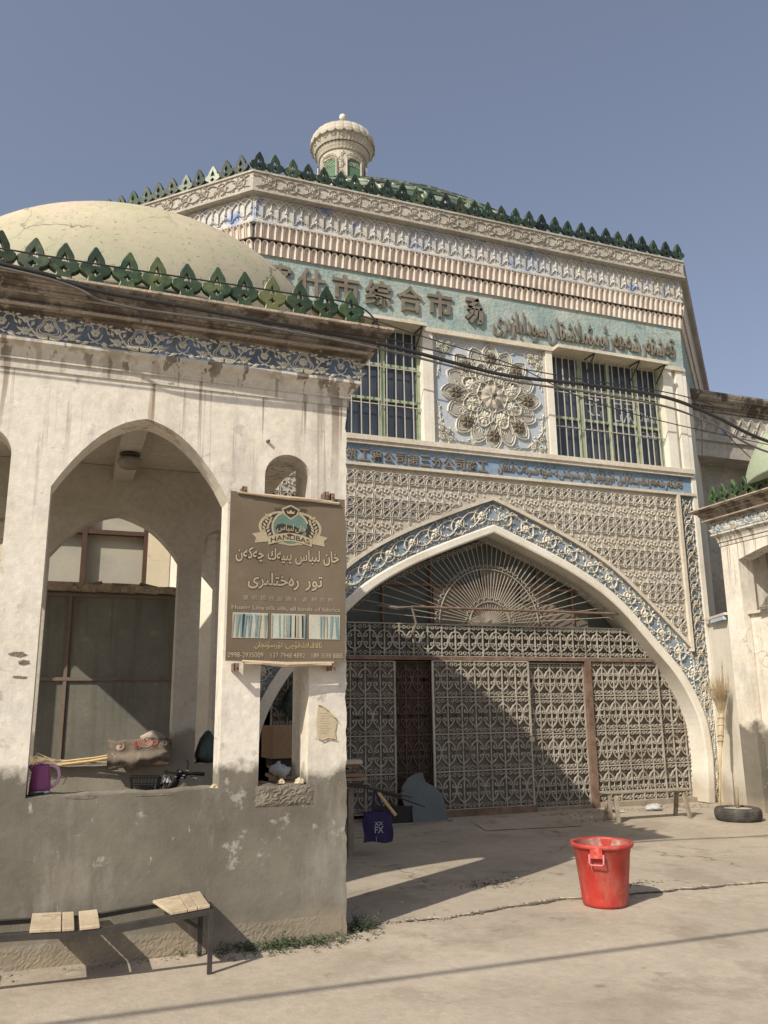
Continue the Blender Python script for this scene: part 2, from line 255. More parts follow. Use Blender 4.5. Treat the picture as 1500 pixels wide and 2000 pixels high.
# ------------------------------------------------------------------ mesh helpers
class MB:
    def __init__(s, T=None): s.v = []; s.f = []; s.T = T
    def add(s, vs, fs):
        k = len(s.v); s.v += [tuple(p) for p in vs]; s.f += [tuple(i+k for i in f) for f in fs]
    def box(s, x0, x1, y0, y1, z0, z1, R=None, c=None):
        vs = [Vector((x, y, z)) for x in (x0, x1) for y in (y0, y1) for z in (z0, z1)]
        if R is not None:
            cc = Vector(c) if c else Vector(((x0+x1)/2, (y0+y1)/2, (z0+z1)/2))
            vs = [R @ (p-cc)+cc for p in vs]
        s.add(vs, [(0, 1, 3, 2), (4, 6, 7, 5), (0, 4, 5, 1), (2, 3, 7, 6), (0, 2, 6, 4), (1, 5, 7, 3)])
    def beam(s, a, b, w, d, upv=(0, 0, 1)):
        a = Vector(a); b = Vector(b); t = (b-a).normalized(); u = Vector(upv)
        if abs(t.dot(u)) > .98: u = Vector((0, 1, 0))
        n = t.cross(u).normalized(); u = n.cross(t).normalized()
        vs = [p+n*sx*w/2+u*sy*d/2 for p in (a, b) for sx, sy in ((-1, -1), (1, -1), (1, 1), (-1, 1))]
        s.add(vs, [(0, 3, 2, 1), (4, 5, 6, 7), (0, 1, 5, 4), (1, 2, 6, 5), (2, 3, 7, 6), (3, 0, 4, 7)])
    def tube(s, pts, r, n=6, cap=True, closed=False):
        pts = [Vector(p) for p in pts]; k = len(pts); base = len(s.v)
        prev = None
        for i, p in enumerate(pts):
            if closed: t = pts[(i+1) % k]-pts[i-1]
            else: t = pts[min(i+1, k-1)]-pts[max(i-1, 0)]
            if t.length < 1e-9: t = Vector((0, 0, 1))
            t.normalize()
            if prev is None:
                a = Vector((0, 0, 1)) if abs(t.z) < .9 else Vector((1, 0, 0)); nn = t.cross(a).normalized()
            else:
                nn = prev-t*prev.dot(t)
                if nn.length < 1e-6: nn = t.orthogonal()
                nn.normalize()
            prev = nn; bb = t.cross(nn); rr = r[i] if isinstance(r, (list, tuple)) else r
            for j in range(n):
                a = 2*pi*j/n; s.v.append(tuple(p+(nn*cos(a)+bb*sin(a))*rr))
        rng = k if closed else k-1
        for i in range(rng):
            i2 = (i+1) % k
            for j in range(n):
                j2 = (j+1) % n; s.f.append((base+i*n+j, base+i*n+j2, base+i2*n+j2, base+i2*n+j))
        if cap and not closed:
            s.f.append(tuple(base+j for j in reversed(range(n)))); s.f.append(tuple(base+(k-1)*n+j for j in range(n)))
    def lathe(s, prof, c=(0, 0, 0), n=32, mod=None, cap=False):
        base = len(s.v)
        for r, z in prof:
            for j in range(n):
                a = 2*pi*j/n; q = r*(mod(a, z) if mod else 1); s.v.append((c[0]+q*cos(a), c[1]+q*sin(a), c[2]+z))
        for i in range(len(prof)-1):
            for j in range(n):
                j2 = (j+1) % n; s.f.append((base+i*n+j, base+i*n+j2, base+(i+1)*n+j2, base+(i+1)*n+j))
        if cap:
            s.f.append(tuple(base+j for j in reversed(range(n)))); k = len(prof)-1; s.f.append(tuple(base+k*n+j for j in range(n)))
    def grid(s, fn, nu, nv):
        base = len(s.v)
        for i in range(nu+1):
            for j in range(nv+1): s.v.append(tuple(fn(i/nu, j/nv)))
        for i in range(nu):
            for j in range(nv):
                a = base+i*(nv+1)+j; s.f.append((a, a+nv+1, a+nv+2, a+1))
    # relief strokes -------------------------------------------------
    def stroke(s, pts, w, h, mp, closed=False, taper=0.0):
        k = len(pts); base = len(s.v)
        for i, p in enumerate(pts):
            a = pts[(i-1) % k] if (closed or i > 0) else p; b = pts[(i+1) % k] if (closed or i < k-1) else p
            tx, ty = b[0]-a[0], b[1]-a[1]; l = sqrt(tx*tx+ty*ty) or 1; nx, ny = -ty/l, tx/l
            q = 1.0
            if taper and not closed: q = 1-taper*(i/(k-1))
            ww = w*q/2
            s.v.append(tuple(mp(p[0]+nx*ww, p[1]+ny*ww, 0))); s.v.append(tuple(mp(p[0]+nx*ww*.35, p[1]+ny*ww*.35, h*q)))
            s.v.append(tuple(mp(p[0]-nx*ww*.35, p[1]-ny*ww*.35, h*q))); s.v.append(tuple(mp(p[0]-nx*ww, p[1]-ny*ww, 0)))
        for i in range(k if closed else k-1):
            a = base+4*i; b = base+4*((i+1) % k)
            s.f += [(a, b, b+1, a+1), (a+1, b+1, b+2, a+2), (a+2, b+2, b+3, a+3)]
    def petal(s, c, ang, Ln, W, h, mp, r0=0.0):
        ca, sa = cos(ang), sin(ang)
        def P(u, v, hh): return mp(c[0]+ca*u-sa*v, c[1]+sa*u+ca*v, hh)
        s.add([P(r0, 0, h*.6), P(r0+(Ln-r0)*.55, W/2, 0), P(Ln, 0, h*.2), P(r0+(Ln-r0)*.55, -W/2, 0), P(r0+(Ln-r0)*.5, 0, h)],
              [(0, 4, 1), (1, 4, 2), (2, 4, 3), (3, 4, 0)])
    def flower(s, c, r, n, h, mp, a0=0.0):
        for i in range(n): s.petal(c, a0+2*pi*i/n, r, r*2.1*sin(pi/n)*1.1, h, mp, r*.12)
        k = len(s.v); s.v += [tuple(mp(c[0]+r*.2*cos(a*pi/3), c[1]+r*.2*sin(a*pi/3), h*.9)) for a in range(6)]+[tuple(mp(c[0], c[1], h*1.4))]
        s.f += [(k+a, k+(a+1) % 6, k+6) for a in range(6)]
    def spiral(s, c, r0, r1, a0, turns, w, h, mp, n=14):
        pts = []
        for i in range(n):
            t = i/(n-1); a = a0+turns*2*pi*t; r = r0+(r1-r0)*t; pts.append((c[0]+r*cos(a), c[1]+r*sin(a)))
        s.stroke(pts, w, h, mp, taper=.3); return pts

wl = {}
def link(o, parent=None):
    C.objects.link(o)
    if parent is not None: o.parent = parent
def setp(o, label=None, cat=None, group=None, kind=None):
    if label: o['label'] = label
    if cat: o['category'] = cat
    if group: o['group'] = group
    if kind: o['kind'] = kind
    return o
def thing(name, label, cat, loc, group=None):
    o = bpy.data.objects.new(name, None); o.empty_display_size = .2; o.location = loc; C.objects.link(o)
    wl[o.name] = Vector(loc); return setp(o, label, cat, group)
def org(parent):
    v = Vector((0, 0, 0)); p = parent
    while p is not None:
        v += p.location; p = p.parent
    return v
def mesh_of(name, mb, off=(0, 0, 0), smooth=False):
    me = bpy.data.meshes.new(name)
    vs = mb.v
    if mb.T: vs = [mb.T(p) for p in vs]
    ox, oy, oz = off
    me.from_pydata([(a-ox, b-oy, c-oz) for a, b, c in vs], [], mb.f); me.update()
    if mb.T: me.flip_normals()
    if smooth: me.polygons.foreach_set('use_smooth', [True]*len(me.polygons))
    return me
def obj(name, mb, mat, parent=None, loc=None, smooth=False, kind=None, label=None):
    """world-space geometry; top level objects get a base origin"""
    if parent is None:
        L0 = Vector(loc) if loc is not None else Vector((0, 0, 0))
        o = bpy.data.objects.new(name, mesh_of(name, mb, L0, smooth)); o.location = L0
    else:
        pw = org(parent); L0 = Vector(loc) if loc is not None else pw
        o = bpy.data.objects.new(name, mesh_of(name, mb, L0, smooth)); o.location = L0-pw
    o.data.materials.append(mat); link(o, parent)
    if kind: o['kind'] = kind
    if label: o['label'] = label
    return o
def inst(name, me, parent, loc, rot=(0, 0, 0), scale=None):
    o = bpy.data.objects.new(name, me); o.location = Vector(loc)-(org(parent) if parent else Vector((0, 0, 0))); o.rotation_euler = rot
    if scale: o.scale = scale
    link(o, parent); return o
def bevel(o, w=.01, seg=2):
    b = o.modifiers.new('bevel', 'BEVEL'); b.width = w; b.segments = seg; b.limit_method = 'ANGLE'; return o
def poly_mesh(outer, holes, depth, bev=0.0):
    """2D outline in x,z with holes, extruded towards -Y by depth (front face at y=0)"""
    cu = bpy.data.curves.new('outline', 'CURVE'); cu.dimensions = '2D'; cu.fill_mode = 'BOTH'
    cu.extrude = depth/2-bev; cu.bevel_depth = bev; cu.bevel_resolution = 1
    for ring in [outer]+list(holes):
        sp = cu.splines.new('POLY'); sp.points.add(len(ring)-1); sp.use_cyclic_u = True
        for i, p in enumerate(ring): sp.points[i].co = (p[0], p[1], 0, 1)
    o = bpy.data.objects.new('outline', cu); C.objects.link(o)
    dg = bpy.context.evaluated_depsgraph_get(); me = bpy.data.meshes.new_from_object(o.evaluated_get(dg))
    bpy.data.objects.remove(o); bpy.data.curves.remove(cu)
    for v in me.vertices:
        x, y, z = v.co; v.co = (x, depth/2-z, y)
    me.update(); me.materials.clear()
    return me
def poly_obj(name, outer, holes, depth, mat, parent, T, bev=0.0, label=None):
    me = poly_mesh(outer, holes, depth, bev); me.name = name
    mb = MB(); mb.v = [tuple(T(*v.co)) for v in me.vertices]; mb.f = [tuple(p.vertices) for p in me.polygons]
    return obj(name, mb, mat, parent, label=label)
tcache = {}
def text_mesh(s, ext=.02, off=0.0, res=3):
    key = (s, ext, off)
    if key in tcache: return tcache[key]
    cu = bpy.data.curves.new('t', 'FONT'); cu.body = s; cu.size = 1; cu.extrude = ext; cu.offset = off; cu.resolution_u = res
    o = bpy.data.objects.new('t', cu); C.objects.link(o)
    dg = bpy.context.evaluated_depsgraph_get(); me = bpy.data.meshes.new_from_object(o.evaluated_get(dg))
    bpy.data.objects.remove(o); bpy.data.curves.remove(cu)
    vs = [v.co.copy() for v in me.vertices]; fs = [tuple(p.vertices) for p in me.polygons]; bpy.data.meshes.remove(me)
    tcache[key] = (vs, fs); return vs, fs
def put_text(name, s, box, plane, mat, parent, ext=.02, off=0.0, keep=False, depth=1.0, warp=None, base=None):
    """fit the text s into box (u0,u1,v0,v1) of plane(u,v,h)"""
    vs, fs = text_mesh(s, ext, off)
    if not vs: return None
    x0 = min(v.x for v in vs); x1 = max(v.x for v in vs); y0 = min(v.y for v in vs); y1 = max(v.y for v in vs)
    u0, u1, v0, v1 = box
    if base: y0, y1 = base
    sx = (u1-u0)/(x1-x0); sy = (v1-v0)/(y1-y0)
    if keep: sx = sy = min(sx, sy)
    mb = MB()
    for v in vs:
        u = u0+(v.x-x0)*sx; q = v0+(v.y-y0)*sy; h = (v.z+ext)*depth
        if warp: u, q = warp(u, q)
        mb.v.append(tuple(plane(u, q, h)))
    mb.f = list(fs)
    return obj(name, mb, mat, parent)
# --- Arabic-script shaping with presentation forms (isolated, final, initial, medial)
AF = {'ا': (0xFE8D, 0xFE8E), 'ب': (0xFE8F, 0xFE90, 0xFE91, 0xFE92), 'پ': (0xFB56, 0xFB57, 0xFB58, 0xFB59), 'ت': (0xFE95, 0xFE96, 0xFE97, 0xFE98),
 'ج': (0xFE9D, 0xFE9E, 0xFE9F, 0xFEA0), 'چ': (0xFB7A, 0xFB7B, 0xFB7C, 0xFB7D), 'خ': (0xFEA5, 0xFEA6, 0xFEA7, 0xFEA8), 'د': (0xFEA9, 0xFEAA),
 'ر': (0xFEAD, 0xFEAE), 'ز': (0xFEAF, 0xFEB0), 'س': (0xFEB1, 0xFEB2, 0xFEB3, 0xFEB4), 'ش': (0xFEB5, 0xFEB6, 0xFEB7, 0xFEB8),
 'غ': (0xFECD, 0xFECE, 0xFECF, 0xFED0), 'ف': (0xFED1, 0xFED2, 0xFED3, 0xFED4), 'ق': (0xFED5, 0xFED6, 0xFED7, 0xFED8), 'ك': (0xFED9, 0xFEDA, 0xFEDB, 0xFEDC),
 'گ': (0xFB92, 0xFB93, 0xFB94, 0xFB95), 'ل': (0xFEDD, 0xFEDE, 0xFEDF, 0xFEE0), 'م': (0xFEE1, 0xFEE2, 0xFEE3, 0xFEE4), 'ن': (0xFEE5, 0xFEE6, 0xFEE7, 0xFEE8),
 'ھ': (0xFBAA, 0xFBAB, 0xFBAC, 0xFBAD), 'و': (0xFEED, 0xFEEE), 'ۇ': (0xFBD7, 0xFBD8), 'ۆ': (0xFBD9, 0xFBDA), 'ۈ': (0xFBDB, 0xFBDC), 'ە': (0xFEE9, 0xFEEA),
 'ى': (0xFEEF, 0xFEF0, 0xFBE8, 0xFBE9), 'ي': (0xFEF1, 0xFEF2, 0xFEF3, 0xFEF4), 'ې': (0xFBE4, 0xFBE5, 0xFBE6, 0xFBE7), 'ئ': (0xFE89, 0xFE8A, 0xFE8B, 0xFE8C)}
AF['ھ'] = (0xFBAC, 0xFBAD, 0xFBAC, 0xFBAD)
def shape(word):
    out = []; i = 0; w = word
    while i < len(w):
        ch = w[i]
        if ch not in AF: out.append(ch); i += 1; continue
        prev = i > 0 and w[i-1] in AF and len(AF[w[i-1]]) == 4
        if ch == 'ل' and i+1 < len(w) and w[i+1] == 'ا':
            out.append(chr(0xFEFC if prev else 0xFEFB)); i += 2; continue
        nxt = i+1 < len(w) and w[i+1] in AF and len(AF[ch]) == 4
        f = AF[ch]
        out.append(chr(f[3] if prev and nxt else f[1] if prev else f[2] if nxt else f[0])); i += 1
    return ''.join(reversed(out))
def rtl_line(name, words, box, plane, mat, parent, ext, off, gap=.25, depth=1.0):
    """words right to left filling the box; letters keep one common scale"""
    ms = [text_mesh(shape(q), ext, off) for q in words]
    ws = [max(v.x for v in a[0])-min(v.x for v in a[0]) for a in ms]
    y0 = min(min(v.y for v in a[0]) for a in ms); y1 = max(max(v.y for v in a[0]) for a in ms)
    u0, u1, v0, v1 = box; tot = sum(ws)+gap*(len(ws)-1); sx = (u1-u0)/tot; u = u1
    for q, a, wd in zip(words, ms, ws):
        b0 = (min(v.y for v in a[0])-y0)/(y1-y0); b1 = (max(v.y for v in a[0])-y0)/(y1-y0)
        put_text(name, shape(q), (u-wd*sx, u, v0+(v1-v0)*b0, v0+(v1-v0)*b1), plane, mat, parent, ext, off, depth=depth)
        u -= (wd+gap)*sx

# ------------------------------------------------------------------ ground
g = MB()
def gz(x, y): return -0.018
g.add([(-300, -300, -.014), (300, -300, -.014), (300, 300, -.018), (-300, 300, -.014)], [(0, 1, 2, 3)])
obj('ground', g, M['ground'], kind='structure')
edge = [(-6, 6.05), (-1.8, 6.05), (1.9, 6.22), (2.10, 6.30), (2.31, 6.43), (2.59, 6.40), (2.9, 6.365), (3.15, 6.41), (3.39, 6.465), (3.67, 6.505), (3.97, 6.546), (4.2, 6.506), (4.67, 6.48), (5.0, 6.465), (5.5, 6.437), (6.07, 6.39), (7.2, 6.33), (9.5, 6.2), (14, 6.0), (20, 5.8)]
fine_edge = []; wk_ = 0.0
rg = random.Random(3)
for (xa, ya), (xb, yb) in zip(edge, edge[1:]):
    n = max(1, int((xb-xa)/.022)) if 1.9 <= xa <= 9.5 else 1
    for i in range(n):
        t = i/n; wk_ = wk_*.86+rg.gauss(0, .007); fine_edge.append((xa+(xb-xa)*t, ya+(yb-ya)*t+((wk_+rg.uniform(-.004, .004)) if n > 1 else 0)))
fine_edge.append(edge[-1])
ap = MB(); k = len(fine_edge)
for x, y in fine_edge: ap.v.append((x, y, 0))
for x, y in fine_edge: ap.v.append((x+rg.uniform(-.01, .01), y-.012, -.03))
for x, y in fine_edge: ap.v.append((x, 40, 0))
for i in range(k-1):
    ap.f += [(i, i+1, 2*k+i+1, 2*k+i), (k+i, k+i+1, i+1, i)]
obj('concrete_apron', ap, M['apron'], kind='structure')
# rubble along the broken joint, threshold dirt
rb = MB()
def rock(mb, c, r, rnd, sq=.6):
    n = 6; base = len(mb.v)
    for k_ in range(3):
        zz = [-.4, .25, .75][k_]; rr = [1, .85, .4][k_]
        for j in range(n):
            a = 2*pi*j/n+k_*.3; q = r*rr*rnd.uniform(.75, 1.2)
            mb.v.append((c[0]+q*cos(a), c[1]+q*sin(a), c[2]+r*sq*(zz+.4)*rnd.uniform(.8, 1.15)))
    for k_ in range(2):
        for j in range(n): mb.f.append((base+k_*n+j, base+k_*n+(j+1) % n, base+(k_+1)*n+(j+1) % n, base+(k_+1)*n+j))
    mb.f.append(tuple(base+2*n+j for j in range(n)))
for i in range(900):
    x, y = fine_edge[rg.randrange(3, k-3)]
    if x < 1.9 or x > 6.6: continue
    rock(rb, (x, y-.012-abs(rg.gauss(0, .028)), -.018), rg.uniform(.003, .013)*(1.9 if x < 2.9 else 1), rg)
for i in range(260):
    rock(rb, (rg.uniform(6.6, 10.0), 11.2-abs(rg.gauss(0, .16)), 0), rg.uniform(.005, .022), rg)
for i in range(260):
    rock(rb, (rg.uniform(2.2, 9), rg.uniform(4.4, 11), -.018), rg.uniform(.002, .006), rg)
for i in range(120):
    rock(rb, (rg.uniform(-.6, 2.0), 6.13-abs(rg.gauss(0, .05)), -.018), rg.uniform(.004, .016), rg)
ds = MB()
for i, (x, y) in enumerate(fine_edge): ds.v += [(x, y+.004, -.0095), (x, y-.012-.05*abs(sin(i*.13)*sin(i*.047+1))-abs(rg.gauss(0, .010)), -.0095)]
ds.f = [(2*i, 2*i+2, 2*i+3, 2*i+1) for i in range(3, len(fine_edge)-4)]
obj('joint_dirt_shade', ds, M['joint_dirt_shade'], kind='structure')  # strip of dirt with the crack's shadow painted into its dark colour
obj('loose_gravel', rb, M['rubble'], kind='stuff', label='crumbs of broken concrete along the joint, walls and threshold').__setitem__('category', 'gravel')

# ------------------------------------------------------------------ main hall
XL, XR, Y0 = 2.19, 10.12, 11.3
SL = XR-XL; APO = SL*1.20711; CX, CY = (XL+XR)/2, Y0+SL*1.20711
hall = thing('market_hall', 'octagonal market hall with blue carved friezes, pointed entrance arch and green tiled dome', 'building', (CX, Y0, 0))
def octv(p):
    R = (APO+p)/cos(pi/8)
    return [(CX+R*cos(-pi/2-pi/8+i*pi/4), CY+R*sin(-pi/2-pi/8+i*pi/4)) for i in range(8)]
def oct_sweep(prof, sides=range(8)):
    mb = MB(); rings = [[(x, y, z) for x, y in octv(p)] for p, z in prof]
    for r in rings: mb.v += r
    for a in range(len(prof)-1):
        for i in sides: mb.f.append((a*8+i, a*8+(i+1) % 8, (a+1)*8+(i+1) % 8, (a+1)*8+i))
    return mb
q = .70711
def PF(y0=Y0): return lambda u, v, h: (u, y0-h, v)
def PL(p): # left diagonal face; u from its far end
    ox, oy = XL-SL*q, Y0+SL*q
    return lambda u, v, h: (ox+u*q-q*(p+h), oy-u*q-q*(p+h), v)
def PR(p): return lambda u, v, h: (XR+u*q+q*(p+h), Y0+u*q-q*(p+h), v)
def P0(p): return lambda u, v, h: (u, Y0-p-h, v)
obj('wall', oct_sweep([(0, -.1), (0, 7.48)], range(1, 8)), M['white'], hall)
Z = dict(s0=7.48, s1=8.27, b1=8.505, b2=8.756, f2=9.216, f1=9.575)
obj('sign_band', oct_sweep([(0.0, Z['s0']), (0.0, Z['s1'])]), M['teal'], hall)
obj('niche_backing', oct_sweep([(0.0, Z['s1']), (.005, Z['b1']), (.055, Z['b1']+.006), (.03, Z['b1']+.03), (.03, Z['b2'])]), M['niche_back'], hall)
obj('lower_frieze', oct_sweep([(.03, Z['b2']), (.095, Z['b2']), (.095, Z['b2']+.04), (.075, Z['b2']+.06), (.06, Z['f2']), (.10, Z['f2'])]), M['frieze'], hall)
obj('upper_frieze', oct_sweep([(.10, Z['f2']), (.185, Z['f2']+.008), (.185, Z['f2']+.045), (.165, Z['f2']+.055), (.165, Z['f1']-.03), (.187, Z['f1']-.03), (.187, Z['f1']), (-.25, Z['f1']), (-.3, Z['f1']-.3)]), M['frieze_top'], hall)
obj('roof', (lambda b: (b.add([(x, y, Z['f1']-.3) for x, y in octv(-.2)], [tuple(range(8))]), b)[1])(MB()), M['cornice_top'], hall)

# niches (tongues)
def niche_mesh(wd, ht, dp):
    mb = MB(); n = 8; r = wd/2
    out = [(-r, 0)]+[(-r*cos(pi*i/n), ht-r+r*sin(pi*i/n)*1.15) for i in range(n+1)]+[(r, 0)]
    inn = [(x*.72, max(0, z-.012) if z > 0 else 0) for x, z in out]
    k = len(out)
    # local: x along, y = -outward, z up ; leaning outwards towards the top
    for x, z in out: mb.v.append((x, 0.03, z))
    for x, z in out: mb.v.append((x, -dp*.45-dp*.55*z/ht, z))
    for x, z in inn: mb.v.append((x, -dp*.42-dp*.55*z/ht+.004, z))
    for x, z in inn: mb.v.append((x*.55, -dp*.12-dp*.35*z/ht+.012, z*.97))
    for i in range(k-1):
        for a in range(3): mb.f.append((a*k+i, a*k+i+1, (a+1)*k+i+1, (a+1)*k+i))
    mb.f.append(tuple(3*k+i for i in range(k)))
    mb.f.append((0, k, 2*k-1, k-1)); mb.f.append((k, 2*k, 3*k-1, 2*k-1))
    return mesh_of('niche', mb)
nm1 = niche_mesh(.098, .215, .05); nm2 = niche_mesh(.098, .232, .06)
for me in (nm1, nm2): me.materials.append(M['niche'])
NN = 72
for row, (me, z, p) in enumerate(((nm1, Z['s1'], .01), (nm2, Z['b1']+.008, .055))):
    for i in range(NN):
        u = (i+.5)/NN*SL
        inst('niche', me, hall, P0(p)(XL+u, z, 0))
        if i < 44: inst('niche', me, hall, PL(p)(SL-u, z, 0), (0, 0, -pi/4))
    far = MB()
    for i in range(NN):
        for pl in ((PR(p), pi/4),):
            c = pl[0]((i+.5)/NN*SL, z, 0); R = Matrix.Rotation(pl[1], 3, 'Z')
            far.add([tuple(R @ v.co + Vector(c)) for v in me.vertices], [tuple(p_.vertices) for p_ in me.polygons])
    for i in range(44, NN):
        c = PL(p)(SL-(i+.5)/NN*SL, z, 0); R = Matrix.Rotation(-pi/4, 3, 'Z')
        far.add([tuple(R @ v.co + Vector(c)) for v in me.vertices], [tuple(p_.vertices) for p_ in me.polygons])
    obj('niche_row', far, M['niche'], hall, kind='stuff')

# cusped arcade relief on the lower frieze
def cusps(mb, L, z0, H, mp, P=.235, w=.020, h=.028):
    n = int(L/P); P = L/n
    for i in range(n+1):
        x = i*P
        def seg(pts, ww=w): mb.stroke([(a, z0+b*H) for a, b in pts if 0 <= a <= L] or [(x, z0), (x, z0)], ww, h, mp) if len([1 for a, b in pts if 0 <= a <= L]) > 1 else None
        seg([(x, .50), (x, .78)], w*1.5); seg([(x-.012, .46), (x, .55), (x+.012, .46)], w)
        mb.petal((x, z0+.12*H), pi/2, .42*H, .035, h*1.3, mp)
        for sgn in (-1, 1):
            seg([(x+sgn*P*.5*t, .78+.20*sin(t*pi/2)) for t in (0, .2, .4, .6, .8, 1)])
            seg([(x+sgn*P*.5*(1-t), .62+.36*t**.7) for t in (0, .2, .4, .6, .8, 1)])
            seg([(x+sgn*P*.5, .05), (x+sgn*P*.36, .12), (x+sgn*P*.34, .22), (x+sgn*P*.25, .20), (x+sgn*P*.18, .30), (x+sgn*P*.1, .26), (x+sgn*.01, .34)], w*1.3)
            seg([(x+sgn*P*.5, .10), (x+sgn*P*.5, .60)], w*.9)
r = MB(); cusps(r, SL, Z['b2']+.045, .39, lambda u, v, h: P0(.068)(XL+u, v, h)); obj('cusped_relief', r, M['frieze'], hall)
for pl_ in (PL(.068), PR(.068)):
    r = MB(); cusps(r, SL, Z['b2']+.045, .39, pl_); obj('cusped_relief', r, M['frieze'], hall)

# dense vine relief
def vine(mb, L, H, P, mp, seed=1, w=.018, h=.022, v0=0.0, light=False):
    rn = random.Random(seed); n = max(1, round(L/P)); P = L/n
    st = [(L*i/(n*10), v0+H*(.5-.34*cos(2*pi*i/20))) for i in range(n*10+1)]
    mb.stroke(st, w, h, mp)
    if not light:
        mb.stroke([(x, v0+H*1.0-(y-v0)) for x, y in st], w*.8, h*.8, mp)
    for i in range(n):
        cx = (i+.5)*P; upd = 1 if i % 2 else -1; cy = v0+H*(.5+.04*upd*0)
        r = min(H*.44, P*.46); a0 = -upd*pi/2
        mb.spiral((cx, cy), r, r*.52, a0, upd*.95, w, h, mp, 16)
        fr = r*(.46 if i % 2 else .52)
        mb.flower((cx, cy), fr, 6 if i % 3 else 5, h*1.3, mp, rn.random())
        for k_ in range(7):
            a = a0+upd*(k_*.9+.4); c = (cx+r*.95*cos(a), cy+r*.95*sin(a))
            mb.petal(c, a+upd*1.0, r*.42, r*.17, h*.9, mp); mb.petal(c, a-upd*.5+pi, r*.34, r*.15, h*.9, mp)
        bx = i*P
        for sy in (.14, .86):
            c = (bx+P*.02, v0+H*sy)
            for k_ in range(4): mb.petal(c, rn.random()+k_*pi/2, H*.15, H*.07, h*.9, mp)
            mb.spiral((bx+P*.16*(1 if sy < .5 else -1)+P*.02, v0+H*sy), H*.10, H*.02, rn.random()*6, 1.1, w*.7, h*.8, mp, 9)
H1 = Z['f1']-.03-Z['f2']-.06
r = MB(); vine(r, SL, H1, .34, lambda u, v, h: P0(.165)(XL+u, Z['f2']+.058+v, h), 4); obj('vine_relief', r, M['frieze_top'], hall)
for pl_, sd_ in ((PL(.165), 5), (PR(.165), 6)):
    r = MB(); vine(r, SL, H1, .34, lambda u, v, h: pl_(u, Z['f2']+.058+v, h), sd_); obj('vine_relief', r, M['frieze_top'], hall)

# glazed merlons
def merlon_mesh(W, H, D):
    half = [(.43, 0), (.34, .07), (.24, .15), (.21, .23), (.23, .30), (.34, .33), (.45, .39), (.50, .47), (.46, .54), (.36, .57), (.29, .60), (.27, .66), (.25, .73), (.18, .82), (.10, .91), (.04, .98)]
    out = [(x*W, z*H) for x, z in half]+[(0, H)]+[(-x*W, z*H) for x, z in reversed(half)]
    tri = [(.0, .82*H), (-.10*W, .66*H), (-.155*W, .50*H), (0, .535*H), (.155*W, .50*H), (.10*W, .66*H)]
    lobe = [(W*(.125+.035*cos(4*a))*cos(a), H*.36+H*(.085+.02*cos(4*a))*sin(a)) for a in [2*pi*i/16 for i in range(16)]]
    tri2 = [(0, .21*H), (-.12*W, .02*H), (.12*W, .02*H)]
    me = poly_mesh(out, [tri, lobe, tri2], D, .007); me.name = 'merlon'; return me
mm_big = merlon_mesh(.270, .40, .06); mm_small = merlon_mesh(.222, .325, .06)
mm_bd = mm_big.copy(); mm_bd.materials.append(M['glaze_dark']); mm_by = mm_small.copy(); mm_by.materials.append(M['glaze_yellow'])
mm_big.materials.append(M['glaze']); mm_small.materials.append(M['glaze'])
rm = random.Random(5)
for i in range(31):
    u = .06+i*.2655
    me = mm_bd if rm.random() < .8 else mm_big
    inst('merlon', me, hall, (XL-.03+u, Y0-.08, Z['f1']-.005), (rm.uniform(-.07, .07), rm.uniform(-.04, .04), rm.uniform(-.12, .12)))
for i in range(30):
    c = PL(.08)(SL-.10-(i+.5)*.2655, Z['f1']-.005, 0)
    inst('merlon', mm_big if rm.random() < .75 else mm_bd, hall, c, (rm.uniform(-.07, .07), rm.uniform(-.04, .04), -pi/4+rm.uniform(-.12, .12)))
for i in range(30):
    c = PR(.08)(.10+(i+.5)*.2655, Z['f1']-.005, 0)
    inst('merlon', mm_bd, hall, c, (rm.uniform(-.07, .07), rm.uniform(-.04, .04), pi/4+rm.uniform(-.12, .12)))

# big raised characters
FPc = P0(0.0)
def letters(s, cs, w_, z0, z1, ext, off, dz=1.0):
    for ch, cx in zip(s, cs):
        put_text('character', ch, (cx-w_/2, cx+w_/2, z0, z1), FPc, M['letter'], hall, ext, off, depth=dz)
letters('喀什市综合市', [2.56, 3.10, 3.65, 4.19, 4.73, 5.26], .44, 7.71, 8.165, .05, .018, .42)
# the last character has lost its left half
c3 = MB()
def bar2(pts, wd): c3.stroke(pts, wd, .055, lambda u, v, h: FPc(5.73+u*.29, 7.70+v*.42, h))
def solid(pts):  # solid polyline strokes of the damaged character
    for (a, b, wd) in pts:
        A = FPc(5.73+a[0]*.29, 7.70+a[1]*.42, .025); B = FPc(5.73+b[0]*.29, 7.70+b[1]*.42, .025)
        c3.beam(A, B, wd, .06, (0, 1, 0))
solid([((.0, .97), (.78, .97), .065), ((.80, 1.0), (.12, .62), .065), ((.05, .62), (.98, .62), .065), ((.95, .65), (.90, .05), .07), ((.92, .06), (.68, .02), .06),
       ((.40, .60), (.28, .35), .06), ((.28, .37), (.0, .18), .06), ((.66, .60), (.55, .28), .06), ((.55, .30), (.22, .0), .06)])
obj('character', c3, M['letter'], hall)
rtl_line('word', ['قەشقەر', 'شەھەر', 'ئومۇملاشقان', 'سودا', 'بازىرى'], (6.22, 9.92, 7.53, 8.06), lambda u, v, h: FPc(u, v+.0, h), M['letter'], hall, .05, .006, .14, .38)
letters('筑工程公司第三分公司施工', [3.745+i*.1985 for i in range(12)], .165, 5.165, 5.345, .05, .02, .25)
rtl_line('word', ['قەشقەر', 'شەھەرلىك', 'بىناكارلىق-', 'قۇرۇلۇش', 'باش', 'شىركىتى', '3-', 'شۆبە', 'شىركەت', 'قىلغان'], (6.2, 9.82, 5.15, 5.38), FPc, M['letter'], hall, .05, .004, .24, .2)

